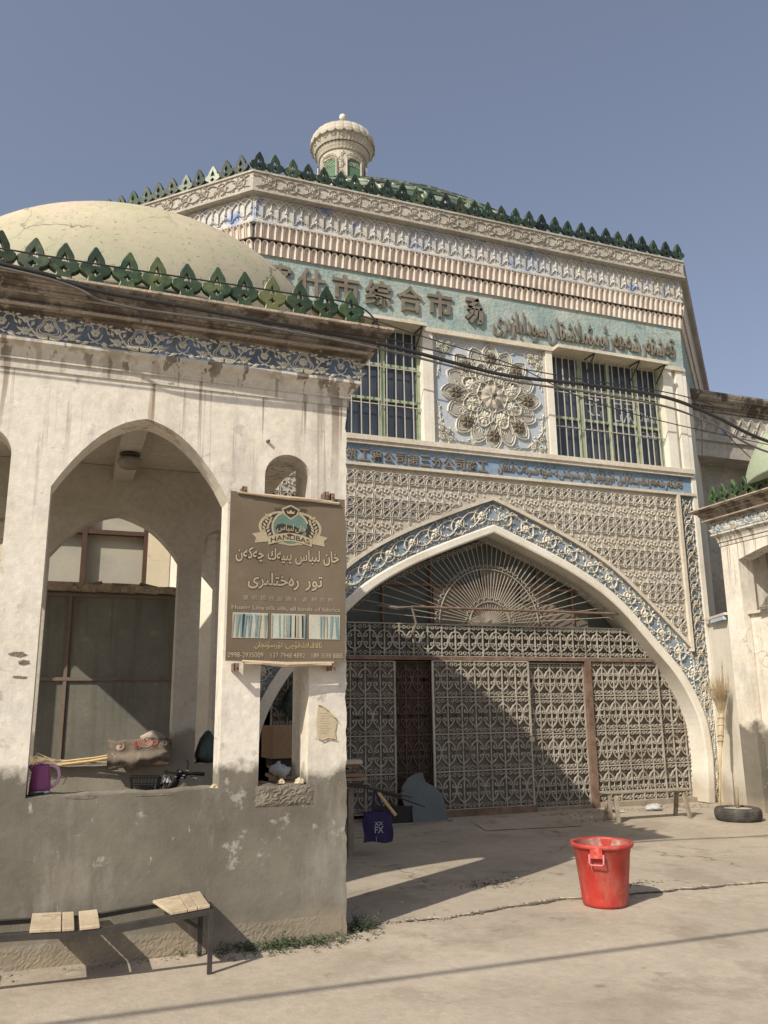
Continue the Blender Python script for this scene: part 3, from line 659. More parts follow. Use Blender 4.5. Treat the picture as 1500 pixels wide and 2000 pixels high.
# front wall pieces below the sign band
def fbox(mb, x0, x1, z0, z1, p0, p1): mb.box(x0, x1, Y0-p1, Y0-p0, z0, z1)
b = MB(); fbox(b, XL+.002, 10.03, 5.125, 5.42, -.3, 0); obj('text_band', b, M['blue_band'], hall)
b = MB(); fbox(b, XL, 10.07, 5.08, 5.125, -.3, .05); obj('ledge', b, M['cream'], hall)
b = MB(); fbox(b, XL, 10.06, 5.42, 5.475, -.3, .06); fbox(b, XL, 10.06, 5.475, 5.555, -.28, .085); obj('window_sill_ledge', b, M['cream'], hall)
b = MB(); fbox(b, XL, 10.06, 7.40, 7.478, -.3, .07); obj('lintel_beam', b, M['cream'], hall)
b = MB(); fbox(b, 10.03, XR, 0, 7.478, -.2, .03); obj('corner_pilaster', b, M['white'], hall)
b = MB(); fbox(b, XL-.002, 2.28, 0, 7.478, -.2, .028); obj('corner_pilaster', b, M['white'], hall)
for x0, x1 in ((4.93, 5.105), (7.19, 7.315)):
    b = MB(); fbox(b, x0, x1, 5.555, 7.40, -.25, .04); obj('pillar', b, M['white'], hall)
b = MB(); fbox(b, 9.60, 10.03, 5.555, 7.40, -.2, -.03); fbox(b, 9.60, 9.79, 5.555, 7.40, -.03, .04); fbox(b, 9.89, 10.03, 5.555, 7.40, -.03, .04); obj('pillar', b, M['white'], hall)
b = MB(); fbox(b, 2.28, 2.9, 5.555, 7.40, -.2, .02); obj('pillar', b, M['white'], hall)
b = MB(); fbox(b, 5.105, 7.19, 5.555, 7.40, -.1, -.02); obj('medallion_panel', b, M['panel_blue'], hall)
for x0, x1 in ((5.105, 5.145), (7.155, 7.19)):
    b = MB(); fbox(b, x0, x1, 5.56, 7.39, -.02, .01); obj('panel_edge', b, M['relief'], hall)

# canopies over the windows
for x0, x1, brk in ((2.9, 4.93, (3.0, 4.10, 4.86)), (7.315, 9.60, (8.05, 8.98, 9.52))):
    b = MB(); fbox(b, x0, x1, 7.405, 7.46, .07, .24); obj('window_canopy', b, M['cream'], hall)
    for x in brk:
        b = MB(); b.beam((x, Y0-.22, 7.40), (x-.02, Y0+.04, 7.12), .018, .018); b.beam((x, Y0-.22, 7.395), (x-.02, Y0+.05, 7.395), .018, .018); obj('canopy_bracket', b, M['black_steel'], hall)

# windows
def window(x0, x1, mull, bars, rails):
    w_ = MB(); z0, z1 = 5.555, 7.40; Yf = Y0+.15
    w_.box(x0, x1, Yf, Yf+.02, z0, z1); f = obj('window', w_, M['glass'], hall)
    fr = MB()
    for x in mull: fr.box(x-.032, x+.032, Yf-.05, Yf, z0, z1)
    for z in rails: fr.box(x0, x1, Yf-.045, Yf-.002, z-.022, z+.022)
    fr.box(x0, x0+.05, Yf-.052, Yf, z0, z1); fr.box(x1-.05, x1, Yf-.052, Yf, z0, z1)
    obj('window_frame', fr, M['green_frame'], f)
    rb_ = random.Random(int(x0*10)); n = int((x1-x0)/bars)
    for i in range(1, n):
        x = x0+(x1-x0)*i/n
        bb = MB(); bb.beam((x+rb_.uniform(-.012, .012), Yf-.10, z0), (x+rb_.uniform(-.012, .012), Yf-.10, z1), .014, .014); obj('window_bar', bb, M['bar'], f)
    for z in (6.12, 6.74):
        bb = MB(); bb.beam((x0, Yf-.09, z), (x1, Yf-.09, z), .014, .014); obj('cross_bar', bb, M['bar'], f)
    return f
window(2.9, 4.93, (3.62, 4.30), .138, (6.22, 6.80))
wr = window(7.315, 9.60, (7.93, 8.52, 9.10), .125, (6.30, 6.86))
gp = lambda u, v, h: (u, Y0+.148-h, v)
for s_, bx in (('中', (8.02, 8.40, 6.44, 6.74)), ('語', (8.60, 8.98, 6.40, 6.72)), ('Diwan', (9.15, 9.53, 6.42, 6.60)), ('CAFE', (9.17, 9.50, 6.12, 6.24))):
    if s_ in '中語': continue
    put_text('lettering', s_, bx, gp, M['chalk'], wr, .001, 0, depth=1)
cm = MB()
for (a, b_) in (((8.04, 6.62), (8.42, 6.60)), ((8.12, 6.72), (8.34, 6.72)), ((8.23, 6.74), (8.23, 6.42)), ((8.10, 6.50), (8.20, 6.42)), ((8.28, 6.44), (8.40, 6.44)), ((8.36, 6.52), (8.36, 6.40)),
                ((8.62, 6.70), (8.80, 6.70)), ((8.62, 6.60), (8.80, 6.60)), ((8.86, 6.72), (9.02, 6.72)), ((8.86, 6.62), (9.04, 6.62)), ((8.64, 6.50), (8.64, 6.38)), ((8.64, 6.38), (8.76, 6.38)), ((8.76, 6.50), (8.76, 6.38)), ((8.90, 6.50), (8.82, 6.36)), ((8.94, 6.50), (9.04, 6.36)), ((8.94, 6.58), (8.94, 6.38))):
    cm.beam((a[0], Y0+.146, a[1]), (b_[0], Y0+.146, b_[1]), .028, .002, (0, 1, 0))
obj('lettering', cm, M['chalk'], wr)

# rosette medallion
MC = (6.155, 6.46)
mpM = lambda u, v, h: (MC[0]+u*.985, Y0+.02-h, MC[1]+v*1.0)
base = MB()
def lobe_pts(a, r0, r1, wd, n=9):
    pts = []
    for i in range(n):
        t = i/(n-1)*2-1; s_ = abs(t); rr = r0+(r1-r0)*(1-s_**1.9)+(r1-r0)*.10*max(0, 1-s_*3.5); ww = wd*(1 if s_ > .5 else sin(s_*pi))*(1 if t > 0 else -1)
        ww = (1 if t > 0 else -1)*wd*min(1, s_*2.1)**.8
        pts.append((rr*cos(a)-ww*sin(a), rr*sin(a)+ww*cos(a)))
    return pts
plate = MB()
ring = []
for k_ in range(16):
    a = pi/2+k_*pi/8
    for i, pnt in enumerate(lobe_pts(a, .62, .885 if k_ % 2 == 0 else .84, .135)): ring.append(pnt)
nb = len(ring)
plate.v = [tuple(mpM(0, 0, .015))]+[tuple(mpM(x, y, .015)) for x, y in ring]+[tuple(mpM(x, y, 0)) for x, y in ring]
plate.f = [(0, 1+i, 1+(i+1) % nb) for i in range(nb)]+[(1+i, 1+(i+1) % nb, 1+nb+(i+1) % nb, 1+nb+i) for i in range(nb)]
med = obj('medallion', plate, M['medal_ground_shade'], hall)
for k_ in range(16):
    a = pi/2+k_*pi/8; R1 = .885 if k_ % 2 == 0 else .84
    r = MB(); r.stroke(lobe_pts(a, .50, R1, .135, 13), .024, .035, mpM); r.stroke(lobe_pts(a, .52, R1-.045, .105, 13), .014, .03, mpM)
    if k_ % 2 == 0:
        for s_ in range(5): r.petal((.755*cos(a), .755*sin(a)), a+(s_-2)*.55, .085, .026, .025, mpM)
    else:
        for s_ in range(-3, 4): r.petal((.52*cos(a), .52*sin(a)), a+s_*.30, .25-.035*abs(s_), .036, .026, mpM)
        for s_ in (-1, 1): r.spiral((.66*cos(a+.12*s_), .66*sin(a+.12*s_)), .05, .012, a, s_*1.1, .014, .035, mpM, 9)
    obj('petal_frame', r, M['relief_white'], med)
    if k_ % 2 == 0:
        r = MB(); r.flower((.665*cos(a), .665*sin(a)), .125, 8, .05, lambda u, v, h: mpM(u, v, h+.02), a); obj('dark_flower', r, M['dark_flower'], med)
for k_ in range(8):
    a = pi/2+pi/8+k_*pi/4
    r = MB(); c = (.40*cos(a), .40*sin(a)); r.flower(c, .125, 9, .032, lambda u, v, h: mpM(u, v, h+.015), a); r.flower(c, .065, 7, .045, lambda u, v, h: mpM(u, v, h+.015), a+.3)
    obj('light_flower', r, M['relief_white'], med)
    r = MB()
    r.stroke([(c[0]+.155*cos(a+t)*(1.0+.15*cos(3*t)), c[1]+.155*sin(a+t)*(1.0+.15*cos(3*t))) for t in [2*pi*i/18 for i in range(18)]], .022, .05, mpM, closed=True)
    a2 = a+pi/8
    r.stroke([(rr*cos(a2+dd), rr*sin(a2+dd)) for rr, dd in ((.22, -.30), (.30, -.12), (.40, -.2), (.50, -.12), (.60, 0), (.50, .12), (.40, .2), (.30, .12), (.22, .30))], .020, .045, mpM)
    for s_ in (-1, 0, 1): r.petal((.28*cos(a2), .28*sin(a2)), a2+s_*.5, .12, .04, .045, mpM); r.petal((.47*cos(a2), .47*sin(a2)), a2+s_*.9, .10, .035, .04, mpM)
    for a3 in (a+.13, a-.13, a2+.10, a2-.10):
        r.spiral((.31*cos(a3), .31*sin(a3)), .045, .012, a3, 1.1, .014, .028, mpM, 9); r.spiral((.555*cos(a3), .555*sin(a3)), .042, .012, a3+pi, -1.1, .014, .028, mpM, 9)
        r.petal((.25*cos(a3), .25*sin(a3)), a3, .11, .03, .026, mpM)
    r.stroke([(rr*cos(a2+dd), rr*sin(a2+dd)) for rr, dd in ((.46, -.30), (.52, -.20), (.60, -.24), (.66, -.17))], .018, .035, mpM); r.stroke([(rr*cos(a2+dd), rr*sin(a2+dd)) for rr, dd in ((.46, .30), (.52, .20), (.60, .24), (.66, .17))], .018, .035, mpM)
    obj('scroll_relief', r, M['relief_white'], med)
r = MB(); r.flower((0, 0), .235, 8, .035, lambda u, v, h: mpM(u, v, h+.02), pi/8); obj('centre_flower', r, M['relief'], med)
r = MB(); r.lathe([(0, .16), (.025, .155), (.042, .13), (.045, .1)], (0, 0, 0), 10); r.v = [mpM(x, y, z) for x, y, z in r.v]; obj('centre_boss', r, M['dark_flower'], med)
for sx, sz in ((-1, 1), (1, 1), (-1, -1), (1, -1)):   # corner sprays
    cx_, cz_ = (5.16 if sx < 0 else 7.14), (7.37 if sz > 0 else 5.58)
    mpC = lambda u, v, h, cx_=cx_, cz_=cz_, sx=sx, sz=sz: (cx_-sx*u, Y0+.02-h, cz_-sz*v)
    r = MB()
    for (u, v, rr) in ((.10, .10, .075), (.24, .09, .06), (.09, .24, .06), (.20, .20, .05)):
        r.spiral((u, v), rr, rr*.3, random.random()*6, 1.1, .016, .035, mpC, 12); r.flower((u, v), rr*.7, 6, .05, mpC)
        for t in range(7): r.petal((u+rr*cos(t), v+rr*sin(t)), t+.6, rr*.8, rr*.35, .035, mpC)
    for i in range(7):
        t = .30+i*.055
        r.petal((t, .06+.02*sin(i*2)), .5*(-1)**i, .08, .03, .03, mpC); r.petal((.06+.02*sin(i*2), t), pi/2+.5*(-1)**i, .08, .03, .03, mpC)
    r.stroke([(.25, .16), (.36, .07), (.50, .06), (.62, .035), (.70, .03)], .018, .03, mpC, taper=.5); r.stroke([(.16, .25), (.07, .36), (.06, .50), (.035, .62), (.03, .70)], .018, .03, mpC, taper=.5)
    obj('corner_spray', r, M['relief_white'], hall)

# ---- entrance arch
def catmull(P, n):
    out = []
    Q = [(-P[1][0], P[1][1])] + P + [(2*P[-1][0]-P[-2][0], 2*P[-1][1]-P[-2][1])]
    Q[0] = (2*P[0][0]-P[1][0], 2*P[0][1]-P[1][1])
    for i in range(1, len(Q)-2):
        for k_ in range(8):
            t = k_/8; p0, p1, p2, p3 = Q[i-1:i+3]
            out.append(tuple(.5*((2*p1[a])+(-p0[a]+p2[a])*t+(2*p0[a]-5*p1[a]+4*p2[a]-p3[a])*t*t+(-p0[a]+3*p1[a]-3*p2[a]+p3[a])*t**3) for a in (0, 1)))
    out.append(P[-1])
    d = [0]
    for a, c in zip(out, out[1:]): d.append(d[-1]+sqrt((a[0]-c[0])**2+(a[1]-c[1])**2))
    res = []; j = 0
    for i in range(n+1):
        t = d[-1]*i/n
        while j < len(d)-2 and d[j+1] < t: j += 1
        f = (t-d[j])/(d[j+1]-d[j] or 1); res.append((out[j][0]+(out[j+1][0]-out[j][0])*f, out[j][1]+(out[j+1][1]-out[j][1])*f))
    return res, d[-1]
AC = 6.08; NA = 56
OC, OLn = catmull([(0, 4.32), (.33, 4.195), (.71, 4.045), (1.21, 3.835), (1.6, 3.645), (2.04, 3.385), (2.45, 3.05), (2.985, 2.50), (3.34, 2.12), (3.59, 1.735), (3.77, 1.3), (3.83, .82), (3.82, .4), (3.79, 0)], NA)
BC, BLn = catmull([(0, 4.71), (.35, 4.58), (.94, 4.34), (1.4, 4.135), (1.77, 3.945), (2.1, 3.745), (2.43, 3.495), (3.03, 2.97), (3.59, 2.442), (3.80, 2.15), (3.94, 1.75), (3.95, 1.2), (3.95, 0)], NA)
IC = []
for i, (x, z) in enumerate(OC):
    a = OC[max(0, i-1)]; c = OC[min(NA, i+1)]; tx, tz = c[0]-a[0], c[1]-a[1]; l = sqrt(tx*tx+tz*tz)
    wd = .125+.04*(i/NA); IC.append((max(0, x+tz/l*wd) if i else 0, z-tx/l*wd if i else z-.135))
def interp(C_, t):
    f = max(0, min(.99999, t))*NA; i = int(f); f -= i; return (C_[i][0]+(C_[i+1][0]-C_[i][0])*f, C_[i][1]+(C_[i+1][1]-C_[i][1])*f)
def Bz(dx):
    for i in range(NA):
        if BC[i][0] <= dx <= BC[i+1][0]: return BC[i][1]+(BC[i+1][1]-BC[i][1])*(dx-BC[i][0])/(BC[i+1][0]-BC[i][0]+1e-9)
    return 2.44
wall = MB()
xs = [AC+3.60*i/70 for i in range(-70, 71)]
for i, x in enumerate(xs): wall.v += [(x, Y0, 5.08), (x, Y0, Bz(abs(x-AC))+.01), (x, Y0+.3, 5.08)]
for i in range(len(xs)-1): wall.f += [(3*i+1, 3*i+4, 3*i+3, 3*i)]
obj('lattice_wall', wall, M['lattice_ground'], hall)
for sg in (-1, 1):
    def both(a, c): return (AC+sg*a, c)
    bd = MB()
    bd.grid(lambda s_, t: (lambda o, b_: (AC+sg*(o[0]+(b_[0]-o[0])*t), Y0+.012, o[1]+(b_[1]-o[1])*t))(interp(OC, s_), interp(BC, s_)), NA, 3)
    bd.box(AC+sg*3.60, AC+sg*3.96, Y0+.018, Y0+.05, 2.05, 5.08); bd.box(AC+sg*3.86, AC+sg*3.96, Y0+.018, Y0+.05, 0, 2.05); obj('arch_band', bd, M['blue'], hall)
    wm = MB()
    wm.grid(lambda s_, t: (lambda o, i_: (AC+sg*(i_[0]+(o[0]-i_[0])*t), Y0-.05+(.012 if t in (0, 1) else 0), i_[1]+(o[1]-i_[1])*t))(interp(OC, s_), interp(IC, s_)), NA, 6)
    wm.grid(lambda s_, t: (lambda o: (AC+sg*o[0], Y0-.038+.06*t, o[1]))(interp(OC, s_)), NA, 1)
    wm.grid(lambda s_, t: (lambda o: (AC+sg*o[0], Y0-.038+.60*t, o[1]))(interp(IC, s_)), NA, 2)
    obj('arch_moulding', wm, M['white'], hall, smooth=False)
    rim = MB(); K = [i for i in range(NA+1) if BC[i][0] <= 3.62]
    def rimp(i, wd):
        a = BC[max(0, i-1)]; c = BC[min(NA, i+1)]; tx, tz = c[0]-a[0], c[1]-a[1]; l = sqrt(tx*tx+tz*tz); x, z = BC[i]
        return (x-tz/l*wd if i else 0, z+tx/l*wd if i else z+wd*1.1)
    for wd, y in ((0, Y0+.01), (0, Y0-.05), (.055, Y0-.05), (.055, Y0+.0)):
        rim.v += [(AC+sg*rimp(i, wd)[0], y, rimp(i, wd)[1]) for i in K]
    kk = len(K)
    for a in range(3):
        for i in range(kk-1): rim.f.append((a*kk+i, a*kk+i+1, (a+1)*kk+i+1, (a+1)*kk+i))
    obj('arch_rim', rim, M['cream'], hall)
    vn = MB()
    def mpA(u, v, h, sg=sg):
        o = interp(OC, u/OLn); b_ = interp(BC, u/OLn); return (AC+sg*(o[0]+(b_[0]-o[0])*v), Y0+.012-h, o[1]+(b_[1]-o[1])*v)
    def mpA2(u, v, h): return mpA(u, .04+v/.34*.92, h)
    vine(vn, OLn*.97, .34, .40, mpA2, 11 if sg > 0 else 12, w=.020, h=.035)
    rr = random.Random(5)
    for i in range(150):
        u = rr.uniform(0.02, .96)*OLn; v = rr.choice((.05, .08, .30, .29, .17))*1.0; vn.petal((u, v), rr.uniform(0, 6.28), .075, .034, .028, mpA2)
    obj('arch_vine', vn, M['relief_white'], hall)
    sv = MB(); vine(sv, 5.0, .25, .28, lambda u, v, h: (AC+sg*(3.685+v), Y0+.010-h, .02+u), 21, w=.018, h=.030)
    obj('strip_vine', sv, M['relief_white' if sg < 0 else 'relief'], hall)
    vb = MB(); vb.box(AC+sg*3.585, AC+sg*3.645, Y0-.055, Y0+.05, 2.40, 5.08); obj('strip_edge', vb, M['cream'], hall)

# lattice ribs
lt = MB(); lv = MB(); TW, TH = .285, .54; mpF = PF(Y0)
def inside(x, z): return abs(x-AC) < 3.57 and z < 5.06 and z > Bz(abs(x-AC))+.065
def loop(x0, z0, x1, z1, wd, w_=.013, h=.022):
    dx, dz = x1-x0, z1-z0; l = sqrt(dx*dx+dz*dz); dx /= l; dz /= l; nx, nz = -dz*wd/2, dx*wd/2
    a, b_ = .18*l, .82*l
    pts = [(x0+dx*.06*l, z0+dz*.06*l), (x0+dx*a+nx, z0+dz*a+nz), (x0+dx*b_+nx, z0+dz*b_+nz), (x0+dx*.94*l, z0+dz*.94*l), (x0+dx*b_-nx, z0+dz*b_-nz), (x0+dx*a-nx, z0+dz*a-nz)]
    if all(inside(*p) for p in pts):
        lt.stroke(pts, w_, h, mpF, closed=True); cxx, czz = (x0+x1)/2, (z0+z1)/2
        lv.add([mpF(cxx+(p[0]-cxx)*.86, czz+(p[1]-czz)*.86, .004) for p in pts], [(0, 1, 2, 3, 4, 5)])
def ring8(x, z, r, h=.022):
    if inside(x+r, z+r) and inside(x-r, z+r) and inside(x+r, z-r) and inside(x-r, z-r):
        lt.stroke([(x+r*(1 if i % 2 else .8)*cos(i*pi/6), z+r*(1 if i % 2 else .8)*sin(i*pi/6)) for i in range(12)], .015, h, mpF, closed=True)
for i in range(-14, 15):
    for j in range(-2, 12):
        x = AC+i*TW; z = .13+j*TH
        ring8(x, z, .034); ring8(x+TW/2, z+TH*.25, .030); ring8(x+TW/2, z-TH*.25, .030)
        for sx in (-1, 1):
            loop(x+sx*.036, z, x+sx*TW*.5, z, .026)
            for sz in (-1, 1):
                loop(x+sx*.03, z+sz*.03, x+sx*(TW/2-.022), z+sz*(TH*.25-.022), .062)
                loop(x, z+sz*TH*.25, x+sx*(TW/2-.03), z+sz*TH*.25, .026)
        for sz in (-1, 1):
            loop(x, z+sz*.036, x, z+sz*TH*.25, .026); loop(x+TW/2, z, x+TW/2, z+sz*(TH*.25-.032), .026)
            loop(x, z+sz*TH*.25, x, z+sz*TH*.43, .024)
        for sx in (-1, 1): ring8(x+sx*TW*.24, z+TH*.5, .036)
        for dz in (-.05, 0, .05):
            ring8(x+TW/2, z+TH*.5+dz, .011); 
obj('lattice_relief', lt, M['lattice'], hall, kind='stuff'); obj('lattice_recess_shade', lv, M['lattice_shade'], hall, kind='stuff')  # second mesh: flat fills in the loops, recess shade painted as colour

# ------------------------------------------------------------------ iron entrance screen
YG = Y0+.26
scr = thing('entrance_screen', 'dusty wrought iron screen of scroll gates with sunburst fanlight filling the pointed arch', 'iron gate', (AC, YG, 0))
def bar_ring(mb, pts, w_, d):
    """flat iron bar along a path in x,z (thickness d in y)"""
    k_ = len(pts); base = len(mb.v)
    for i, p in enumerate(pts):
        a = pts[max(0, i-1)]; c = pts[min(k_-1, i+1)]; tx, tz = c[0]-a[0], c[1]-a[1]; l = sqrt(tx*tx+tz*tz) or 1; nx, nz = -tz/l*w_/2, tx/l*w_/2
        mb.v += [(p[0]+nx, -d/2, p[1]+nz), (p[0]-nx, -d/2, p[1]-nz), (p[0]-nx, d/2, p[1]-nz), (p[0]+nx, d/2, p[1]+nz)]
    for i in range(k_-1):
        a = base+4*i
        for j in range(4): mb.f.append((a+j, a+(j+1) % 4, a+4+(j+1) % 4, a+4+j))
def curl(cx_, cz_, r0, r1, a0, turns, n=9):
    return [(cx_+(r0+(r1-r0)*i/(n-1))*cos(a0+turns*2*pi*i/(n-1)), cz_+(r0+(r1-r0)*i/(n-1))*sin(a0+turns*2*pi*i/(n-1))) for i in range(n)]
def scroll_mesh(wd, ht, mat='iron'):
    mb = MB(); s = wd/2
    for sx in (-1, 1):
        def m(pts): return [(sx*x, z) for x, z in pts]
        # top and bottom pair of small curls
        for zt, dz in ((0, -1), (-ht, 1)):
            p = [(s-.010, zt+dz*.075), (s-.022, zt+dz*.04)]
            p += [(x, zt+dz*abs(z)) for x, z in curl(.036, .046, .030, .012, pi*.25, 1.05, 11)]
            bar_ring(mb, m(p), .009, .024)
        zc = -ht/2
        for dz in (1, -1):
            p = [(s-.004, zc+dz*(ht/2-.085)), (s-.020, zc+dz*(ht*.5-.115)), (s*.55, zc+dz*(ht*.26)), (.022, zc+dz*(ht*.15)), (.010, zc+dz*(ht*.08)), (.010, zc-dz*.01), (.018, zc-dz*.05)]
            p += [(x, zc-dz*z) for x, z in curl(.055, .062, .030, .012, pi*.95, .85)]
            bar_ring(mb, m(p), .016, .028)
    me = mesh_of('scroll', mb); me.materials.append(M[mat]); return me
sm = {}
def panel(name, x0, x1, z0, z1, nx, nz, mat_back, y=YG, back=True, frame=True, iron='iron', white=False):
    p = thing_part = bpy.data.objects.new(name, None); C.objects.link(p); p.parent = scr; p.location = (x0-AC, y-YG, 0)
    p.empty_display_size = .1
    O = Vector((x0, y, 0))
    def sub(nm, mb, mat):
        o = bpy.data.objects.new(nm, mesh_of(nm, mb, O)); o.data.materials.append(mat); o.parent = p; C.objects.link(o); return o
    if back:
        b_ = MB(); b_.box(x0, x1, y+.045, y+.055, z0, z1); sub('back_sheet', b_, mat_back)
    cw, ch = (x1-x0)/nx, (z1-z0)/nz
    key = (round(cw, 3), round(ch, 3), iron)
    if key not in sm: sm[key] = scroll_mesh(cw, ch, iron)
    rr = random.Random(int(x0*77))
    for i in range(nx+1):
        b_ = MB(); x = x0+cw*i; wd = .028 if i in (0, nx) and frame else .016
        b_.box(x-wd/2, x+wd/2, y-.016, y+.012, z0, z1); sub('upright', b_, M['iron_white'] if white and i == 0 else M[iron])
    for j in range(nz+1):
        b_ = MB(); z = z0+ch*j; b_.box(x0, x1, y-.0125, y+.009, z-.009, z+.009); sub('rail', b_, M[iron])
    for i in range(nx):
        for j in range(nz):
            o = bpy.data.objects.new('scroll', sm[key]); o.parent = p; C.objects.link(o)
            o.location = Vector((x0+cw*(i+.5), y-.004, z0+ch*(j+1)))-O
            o.rotation_euler = (0, rr.uniform(-.035, .035), rr.uniform(-.06, .06))
    return p
ZB = .045
panel('gate_panel', 2.66, 4.49, .10, 2.21, 8, 4, M['sheet'])
panel('gate_panel', 4.49, 5.08, .10, 2.21, 3, 4, M['sheet_brown'], y=YG+.07, frame=False, iron='rust_dark')
panel('gate_door', 5.08, 6.70, .10, 2.22, 7, 4, M['sheet'], y=YG-.045, white=True)
panel('gate_door', 6.72, 7.745, ZB, 2.20, 5, 4, M['sheet'], y=YG+.03)
panel('gate_panel', 7.865, 9.17, ZB+.03, 2.24, 6, 4, M['sheet'])
panel('gate_panel', 9.18, 9.93, ZB+.03, 2.24, 3, 4, M['sheet'], y=YG+.05)
panel('transom_panel', 2.72, 9.42, 2.29, 2.77, 29, 1, M['pane_dark'], y=YG)
b = MB(); b.box(7.75, 7.86, YG-.05, YG+.05, 0, 2.24); obj('gate_post', b, M['rust'], scr)
b = MB(); b.box(2.5, 9.5, YG-.045, YG+.03, 2.235, 2.288); obj('lintel_bar', b, M['rust'], scr)
b = MB(); b.box(5.1, 6.74, YG-.075, YG-.02, .0, .098); obj('door_kick_plate', b, M['rust'], scr)
b = MB(); b.box(7.87, 9.95, YG-.075, YG+.02, -.01, .075); obj('threshold_beam', b, M['wood'], scr)
b = MB(); b.box(2.4, 10, YG-.02, YG+.2, -.01, .04); obj('threshold', b, M['rubble'], scr)
b = MB(); b.box(6.66, 6.735, YG-.085, YG-.055, 1.02, 1.08); b.box(7.84, 7.9, YG-.03, YG-.015, 1.0, 1.05); obj('latch', b, M['iron_white'], scr)
b = MB(); b.tube([(4.72, YG-.16, 3.005), (6.5, YG-.17, 3.0), (8.40, YG-.15, 3.0)], .02, 8); obj('cross_pipe', b, M['rust'], scr)
b = MB(); b.tube([(4.2, YG-.1, 3.02), (4.5, YG-.14, 2.98), (4.72, YG-.16, 3.0), (4.78, YG-.17, 2.75), (4.74, YG-.12, 2.62), (4.80, YG-.12, 2.45), (4.88, YG-.12, 2.36)], [.012, .03, .02, .018, .026, .012, .035], 6); obj('tied_rag', b, M['sheet'], scr)
# fanlight
FC = (AC, 2.79)
def arch_r(a):
    ca, sa = cos(a), sin(a); lo, hi = .3, 4.5
    for _ in range(24):
        mid = (lo+hi)/2; x = abs(ca*mid); z = FC[1]+sa*mid; zi = None
        for i in range(NA):
            if IC[i][0] <= x <= IC[i+1][0]: zi = IC[i][1]+(IC[i+1][1]-IC[i][1])*(x-IC[i][0])/(IC[i+1][0]-IC[i][0]+1e-9); break
        if zi is None or z > zi: hi = mid
        else: lo = mid
    return lo
for i in range(1, 42):
    a = pi*i/42; r1 = arch_r(a)-.10
    if r1 < .4: continue
    r0 = .33 if i % 2 else .05
    b = MB(); b.beam((FC[0]+r0*cos(a), YG-.02, FC[1]+r0*sin(a)), (FC[0]+r1*cos(a), YG-.02, FC[1]+r1*sin(a)), .010, .010, (0, 1, 0))
    obj('fan_bar', b, M['iron'], scr)
cs = MB()
for i in range(2, 84):
    a = pi*i/85; r1 = arch_r(a)
    if r1 < .5: continue
    bar = curl(FC[0]+(r1-.075)*cos(a), FC[1]+(r1-.075)*sin(a), .045, .012, a+(pi if i % 2 else 0), 1.2 if i % 2 else -1.2, 10)
    k0 = len(cs.v); bar_ring(cs, bar, .006, .016)
    for t in range(k0, len(cs.v)): x, y, z = cs.v[t]; cs.v[t] = (x, y+YG-.02, z)
obj('edge_scrolls', cs, M['iron'], scr)
ar = MB()
for rr, n in ((.86, 30), (.35, 12)):
    bar = [(FC[0]+rr*cos(pi*t/40), FC[1]+rr*sin(pi*t/40)) for t in range(41)]; k0 = len(ar.v); bar_ring(ar, bar, .012, .018)
    for i in range(n):
        a = pi*(i+.5)/n; c = curl(FC[0]+(rr+.035)*cos(a), FC[1]+(rr+.035)*sin(a), .035, .035, a-pi/2, .5, 7); bar_ring(ar, c, .009, .016)
    for t in range(k0, len(ar.v)): x, y, z = ar.v[t]; ar.v[t] = (x, y+YG-.035, z)
obj('fan_arc', ar, M['iron'], scr)
# panes and boards behind the fan
pb = MB(); pb.box(2.4, 9.8, YG+.27, YG+.28, 2.2, 4.4); obj('fanlight_pane', pb, M['pane_dark'], scr)
for x0, x1, z0, z1, mt in ((5.25, 6.05, 2.8, 3.38, 'board'), (6.06, 6.70, 2.8, 3.42, 'board'), (6.71, 7.45, 2.8, 3.16, 'board'), (6.1, 6.75, 3.44, 3.75, 'sheet'), (7.46, 8.05, 2.8, 3.10, 'sheet'), (6.8, 7.35, 3.2, 3.50, 'sheet')):
    pb = MB(); pb.box(x0, x1, YG+.235, YG+.25, z0, z1); obj('backing_board', pb, M[mt], scr)
for x in (4.4, 5.2, 7.1, 7.75):
    pb = MB(); pb.box(x-.015, x+.015, YG+.20, YG+.23, 2.3, 4.0); obj('glazing_bar', pb, M['rust'], scr)
pb = MB(); pb.box(3.6, 8.6, YG+.19, YG+.215, 3.38, 3.42); obj('glazing_bar', pb, M['rust'], scr)

